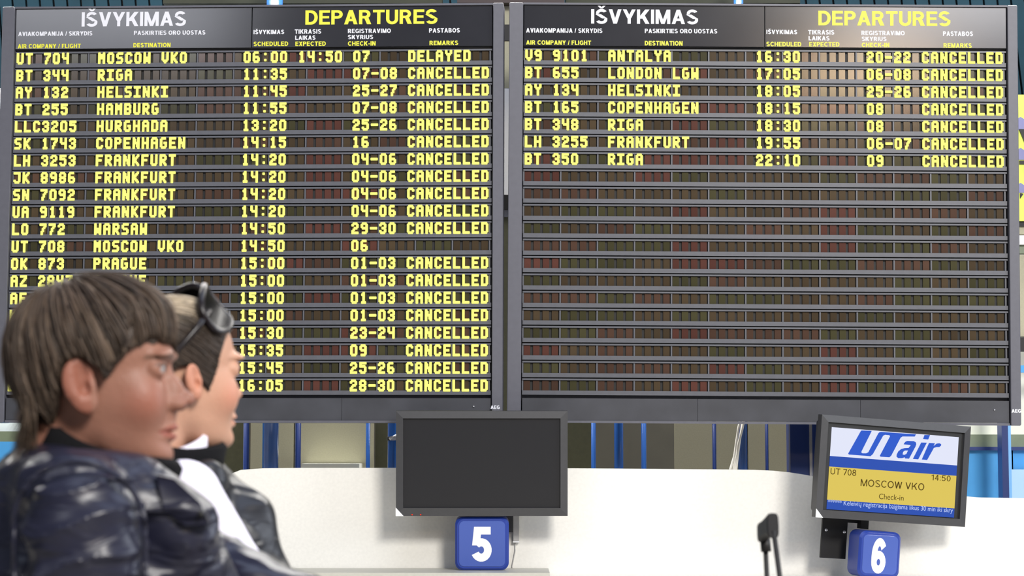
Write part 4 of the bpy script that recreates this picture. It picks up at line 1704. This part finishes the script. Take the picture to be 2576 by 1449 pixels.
o = collar('collar', BH + Vector((.004, 0, -.140)), math.radians(21), .094, .084, .066, .016, KNIT, boy, BASE, gap=.05)
o['label'] = 'black knitted stand-up collar'
tabp = P(490, 1275, 2.585)
tb = MB()
tp = [P(x, y, 2.58) - BASE for x, y in ((395, 1195), (440, 1205), (505, 1265), (527, 1318), (470, 1322), (415, 1290))]
tb.add([(p.x, p.y - .004, p.z) for p in tp] + [(p.x, p.y + .03, p.z) for p in tp],
       [tuple(range(5, -1, -1)), tuple(range(6, 12))] + [(i, (i + 1) % 6, 6 + (i + 1) % 6, 6 + i) for i in range(6)])
tabo = tb.build('chest_tab', LEATHER, boy, Matrix.Translation(BASE))
bp_ = P(505, 1293, 2.57)
MB().ball(bp_ - BASE, (.0045, .003, .0045)).build('button', M['black'], tabo, Matrix.Translation(BASE))


def trousers_and_shoes(parent, base, hip_, legs_):
    pr = [(hip_ + Vector((0, -.05, .02)), hip_ + Vector((0, .05, .02)), .135, .135)]
    for hx, kn, an in legs_:
        pr += [(hx, kn, .10, .075), (kn, an, .075, .06)]
    q = np.array([list(p) for t in pr for p in t[:2]])
    sdf_part('trousers', field(pr, .03, lambda X, Y, Z, d: d + .004 * wob(X, Y, Z, 40, 9)), q.min(0) - .17, q.max(0) + .17, .011, DENIM, parent, base)
    for hx, kn, an in legs_:
        fl = lambda X, Y, Z, a=an: np.maximum(field([(a + Vector((-.03, 0, -.035)), a + Vector((.13, 0, -.05)), .048, .040), (a, a + Vector((0, 0, -.03)), .045, .045)], .03)(X, Y, Z), -Z)
        sdf_part('shoe', fl, np.array(an) + (-.12, -.09, -.11), np.array(an) + (.21, .09, .06), .006, SHOE, parent, base)


trousers_and_shoes(boy, BASE, hip, legs)

# ------------------------------------------------------------------ the woman beyond him
WA = math.radians(36)
ear_w = P(489, 960, 3.22)
WR = turn(WA)
WH = ear_w - (WR.to_3x3() @ Vector((0, -.072, 0)))
WBASE = Vector((WH.x - .02, WH.y, 0))
wom = empty('person', Matrix.Translation(WBASE))
tag(wom, 'person with pulled-back hair, dark vest and white sleeve, face turned to the boards', 'person', 'two people watching the boards')
WMW = Matrix.Translation(WH) @ WR
skull_w = Skull([(z, xf - .002, xb, w * .97) for z, xf, xb, w in HEAD_TABLE])
wsh_n, wsh_f = P(462, 1248, 3.10), P(545, 1310, 3.50)
wel_n, wel_f = P(612, 1490, 3.10), P(630, 1650, 3.48)
wwr_n, wwr_f = P(800, 1640, 3.18), P(820, 1720, 3.36)
wchest = P(515, 1420, 3.31)
whip = Vector((WBASE.x - .02, WBASE.y + .02, .92))
wnk = WH + (WR.to_3x3() @ Vector((-.05, 0, -.17)))
wlegs = []
for s in (-1, 1):
    hx = whip + Vector((.01, .085 * s, -.04))
    wlegs.append((hx, Vector((hx.x + .03, hx.y, .49)), Vector((hx.x - .01, hx.y, .09))))
wskin = [(wnk, wchest, .045, .09), (wchest, whip, .095, .115), (wsh_n, wel_n, .040, .032), (wel_n, wwr_n, .031, .021),
         (wsh_f, wel_f, .040, .032), (wel_f, wwr_f, .031, .021), (wnk + Vector((0, 0, -.05)), wsh_n, .035, .036), (wnk + Vector((0, 0, -.05)), wsh_f, .035, .036)]
for hx, kn, an in wlegs:
    wskin += [(hx, kn, .072, .048), (kn, an, .046, .032), (an, an + Vector((.11, 0, -.05)), .032, .024)]
whands = [hand_prims(wwr_n, wwr_n - wel_n, Vector((0, .6, -.8))), hand_prims(wwr_f, wwr_f - wel_f, Vector((0, -.6, -.8)))]
person_body(wom, WBASE, WMW, skull_w, .0026, (.50, .28, .19), True, wskin, whands, WH.z - .12)
build_eyes(wom, WMW)
W_HAIR = [(.084, .098), (.068, .084), (.052, .052), (.042, .020), (.032, -.014), (.020, -.004), (-.012, .026), (-.034, .018), (-.046, -.03), (-.07, -.052), (-.13, -.06),
          (-.16, .0), (-.14, .2), (.10, .2)]


def w_region(p):
    return in_poly(p[:, 0], p[:, 2], W_HAIR)


def w_cols(rg, m, pts):
    c = np.array([.040, .028, .020])[None] * (.6 + .9 * rg.rand(m, 1))
    mz = pts.mean(1)[:, 2:3]
    top_ = np.clip((mz - .085) / .03, 0, 1)      # blond tone rising towards the crown
    return c + top_ * (.22 + .3 * rg.rand(m, 1)) * np.array([1.0, .82, .58])


hv, hf = surface_nets(cap_field(skull_w, W_HAIR, .005), (-.14, -.11, -.10), (.14, .11, .16), .003)
hc = np.tile(np.array([.028, .020, .015]), (len(hv), 1))
tp_ = np.clip((hv[:, 2:3] - .10) / .025, 0, 1)
hc = hc + tp_ * np.array([.26, .21, .15])
V, Fc, C = join_np([(hv, hf, hc), strands(skull_w, (-.09, 0, .09), w_region, 3600, .006, .0014, w_cols, 8, rnd=.004)])
me = np_mesh('hair', V, Fc)
point_tint(me, C)
wh = link('hair', me, HAIR, wom, WMW)
bun = MB()
bun.ball((-.112, 0, .035), (.034, .040, .038), nu=24, nv=16)
bun.build('hair_knot', mat('dark_brown_hair', rgb(44, 36, 30), .45, .3, 60, bump=.4, stretch=(1, 6, 1)), wom, WMW)

# vest, sleeves, collar
vest_f = field([(wchest + Vector((.0, .0, -.02)), (.115, .165, .150)), (wchest + Vector((0, 0, -.08)), whip, .135, .14),
                (P(535, 1215, 3.34), P(618, 1305, 3.32), .034, .046), (P(515, 1215, 3.2), P(515, 1215, 3.4), .040, .040),
                (P(622, 1325, 3.32), P(665, 1500, 3.3), .046, .060)], .03,
               lambda X, Y, Z, d: d + .005 * wob(X, Y, Z, 34, 15) + .004 * np.abs(wob(X, Y, Z, 55, 16)))
sdf_part('vest', vest_f, np.array([wchest.x - .24, wchest.y - .26, .84]), np.array([wchest.x + .28, wchest.y + .28, WH.z - .06]), .006, VEST, wom, WBASE)['label'] = 'black sleeveless vest'
sleeve('sleeve', wsh_n, wel_n, wwr_n + (wel_n - wwr_n) * .1, .056, .050, .036, folds(.005, wsh_n, wel_n - wsh_n, 40, 41), SHIRT, wom, WBASE)['label'] = 'white sleeve'
sleeve('sleeve', wsh_f, wel_f, wwr_f + (wel_f - wwr_f) * .1, .054, .048, .036, folds(.005, wsh_f, wel_f - wsh_f, 40, 43), SHIRT, wom, WBASE, .006)['label'] = 'white sleeve'
collar('collar', WH + (WR.to_3x3() @ Vector((-.016, 0, -.186))), math.radians(6), .080, .074, .085, .016, KNIT, wom, WBASE, yaw=WA, gap=.12, flare=.012)['label'] = 'black stand-up collar'
collar('shirt_collar', WH + (WR.to_3x3() @ Vector((-.022, 0, -.176))), math.radians(-6), .072, .070, .076, .012, SHIRT, wom, WBASE, yaw=WA, gap=.55, flare=.010)['label'] = 'white shirt collar'
trousers_and_shoes(wom, WBASE, whip, wlegs)

# sunglasses pushed up on her hair
sg = empty('sunglasses', WMW @ Matrix.Translation((.058, 0, .126)) @ Matrix.Rotation(math.radians(-42), 4, 'Y') @ Matrix.Rotation(math.radians(-8), 4, 'Z') @ Matrix.Scale(1.17, 4))
tag(sg, 'dark sunglasses pushed up on the hair of the person beyond the boy', 'sunglasses')
SGM = sg.matrix_world.copy()
DARK = mat('dark_acetate', rgb(20, 12, 16), 0.32, spec=.4)
LENS = mat('dark_lens', rgb(12, 9, 12), 0.35, spec=.04)


def lens_outline(s, n=28, k=1.0):
    out = []
    for i in range(n):
        a = 2 * PI * i / n
        c, s_ = math.cos(a), math.sin(a)
        y = .038 * s + .035 * k * math.copysign(abs(c) ** .75, c)
        z = .031 * k * math.copysign(abs(s_) ** .75, s_)
        out.append(Vector((.012 - 8.5 * y * y, y, z)))
    return out


for s in (1, -1):
    rim = lens_outline(s)
    MB().tube(rim + rim[:1], .0046, 10, cap=False).build('rim', DARK, sg, SGM)
    lo_ = lens_outline(s, 28, .97)
    lm = MB()
    lm.add([p + Vector((.0012, 0, 0)) for p in lo_] + [Vector((.0155 - 8.5 * (.038) ** 2, .038 * s, 0))] + [p - Vector((.001, 0, 0)) for p in lo_],
           [(i, (i + 1) % 28, 28) for i in range(28)] + [(29 + i, i, (i + 1) % 28, 29 + (i + 1) % 28) for i in range(28)], 0, True)
    lm.build('lens', LENS, sg, SGM)
    MB().tube([(-.020, .063 * s, .010), (-.05, .079 * s, .008), (-.10, .082 * s, .002), (-.128, .078 * s, -.018), (-.142, .070 * s, -.040)], [.005, .0042, .0036, .0034, .0026], 10).build('temple', DARK, sg, SGM)
MB().tube([(.0115, -.006, .006), (.0155, 0, .009), (.0115, .006, .006)], .003, 10).build('bridge', DARK, sg, SGM)
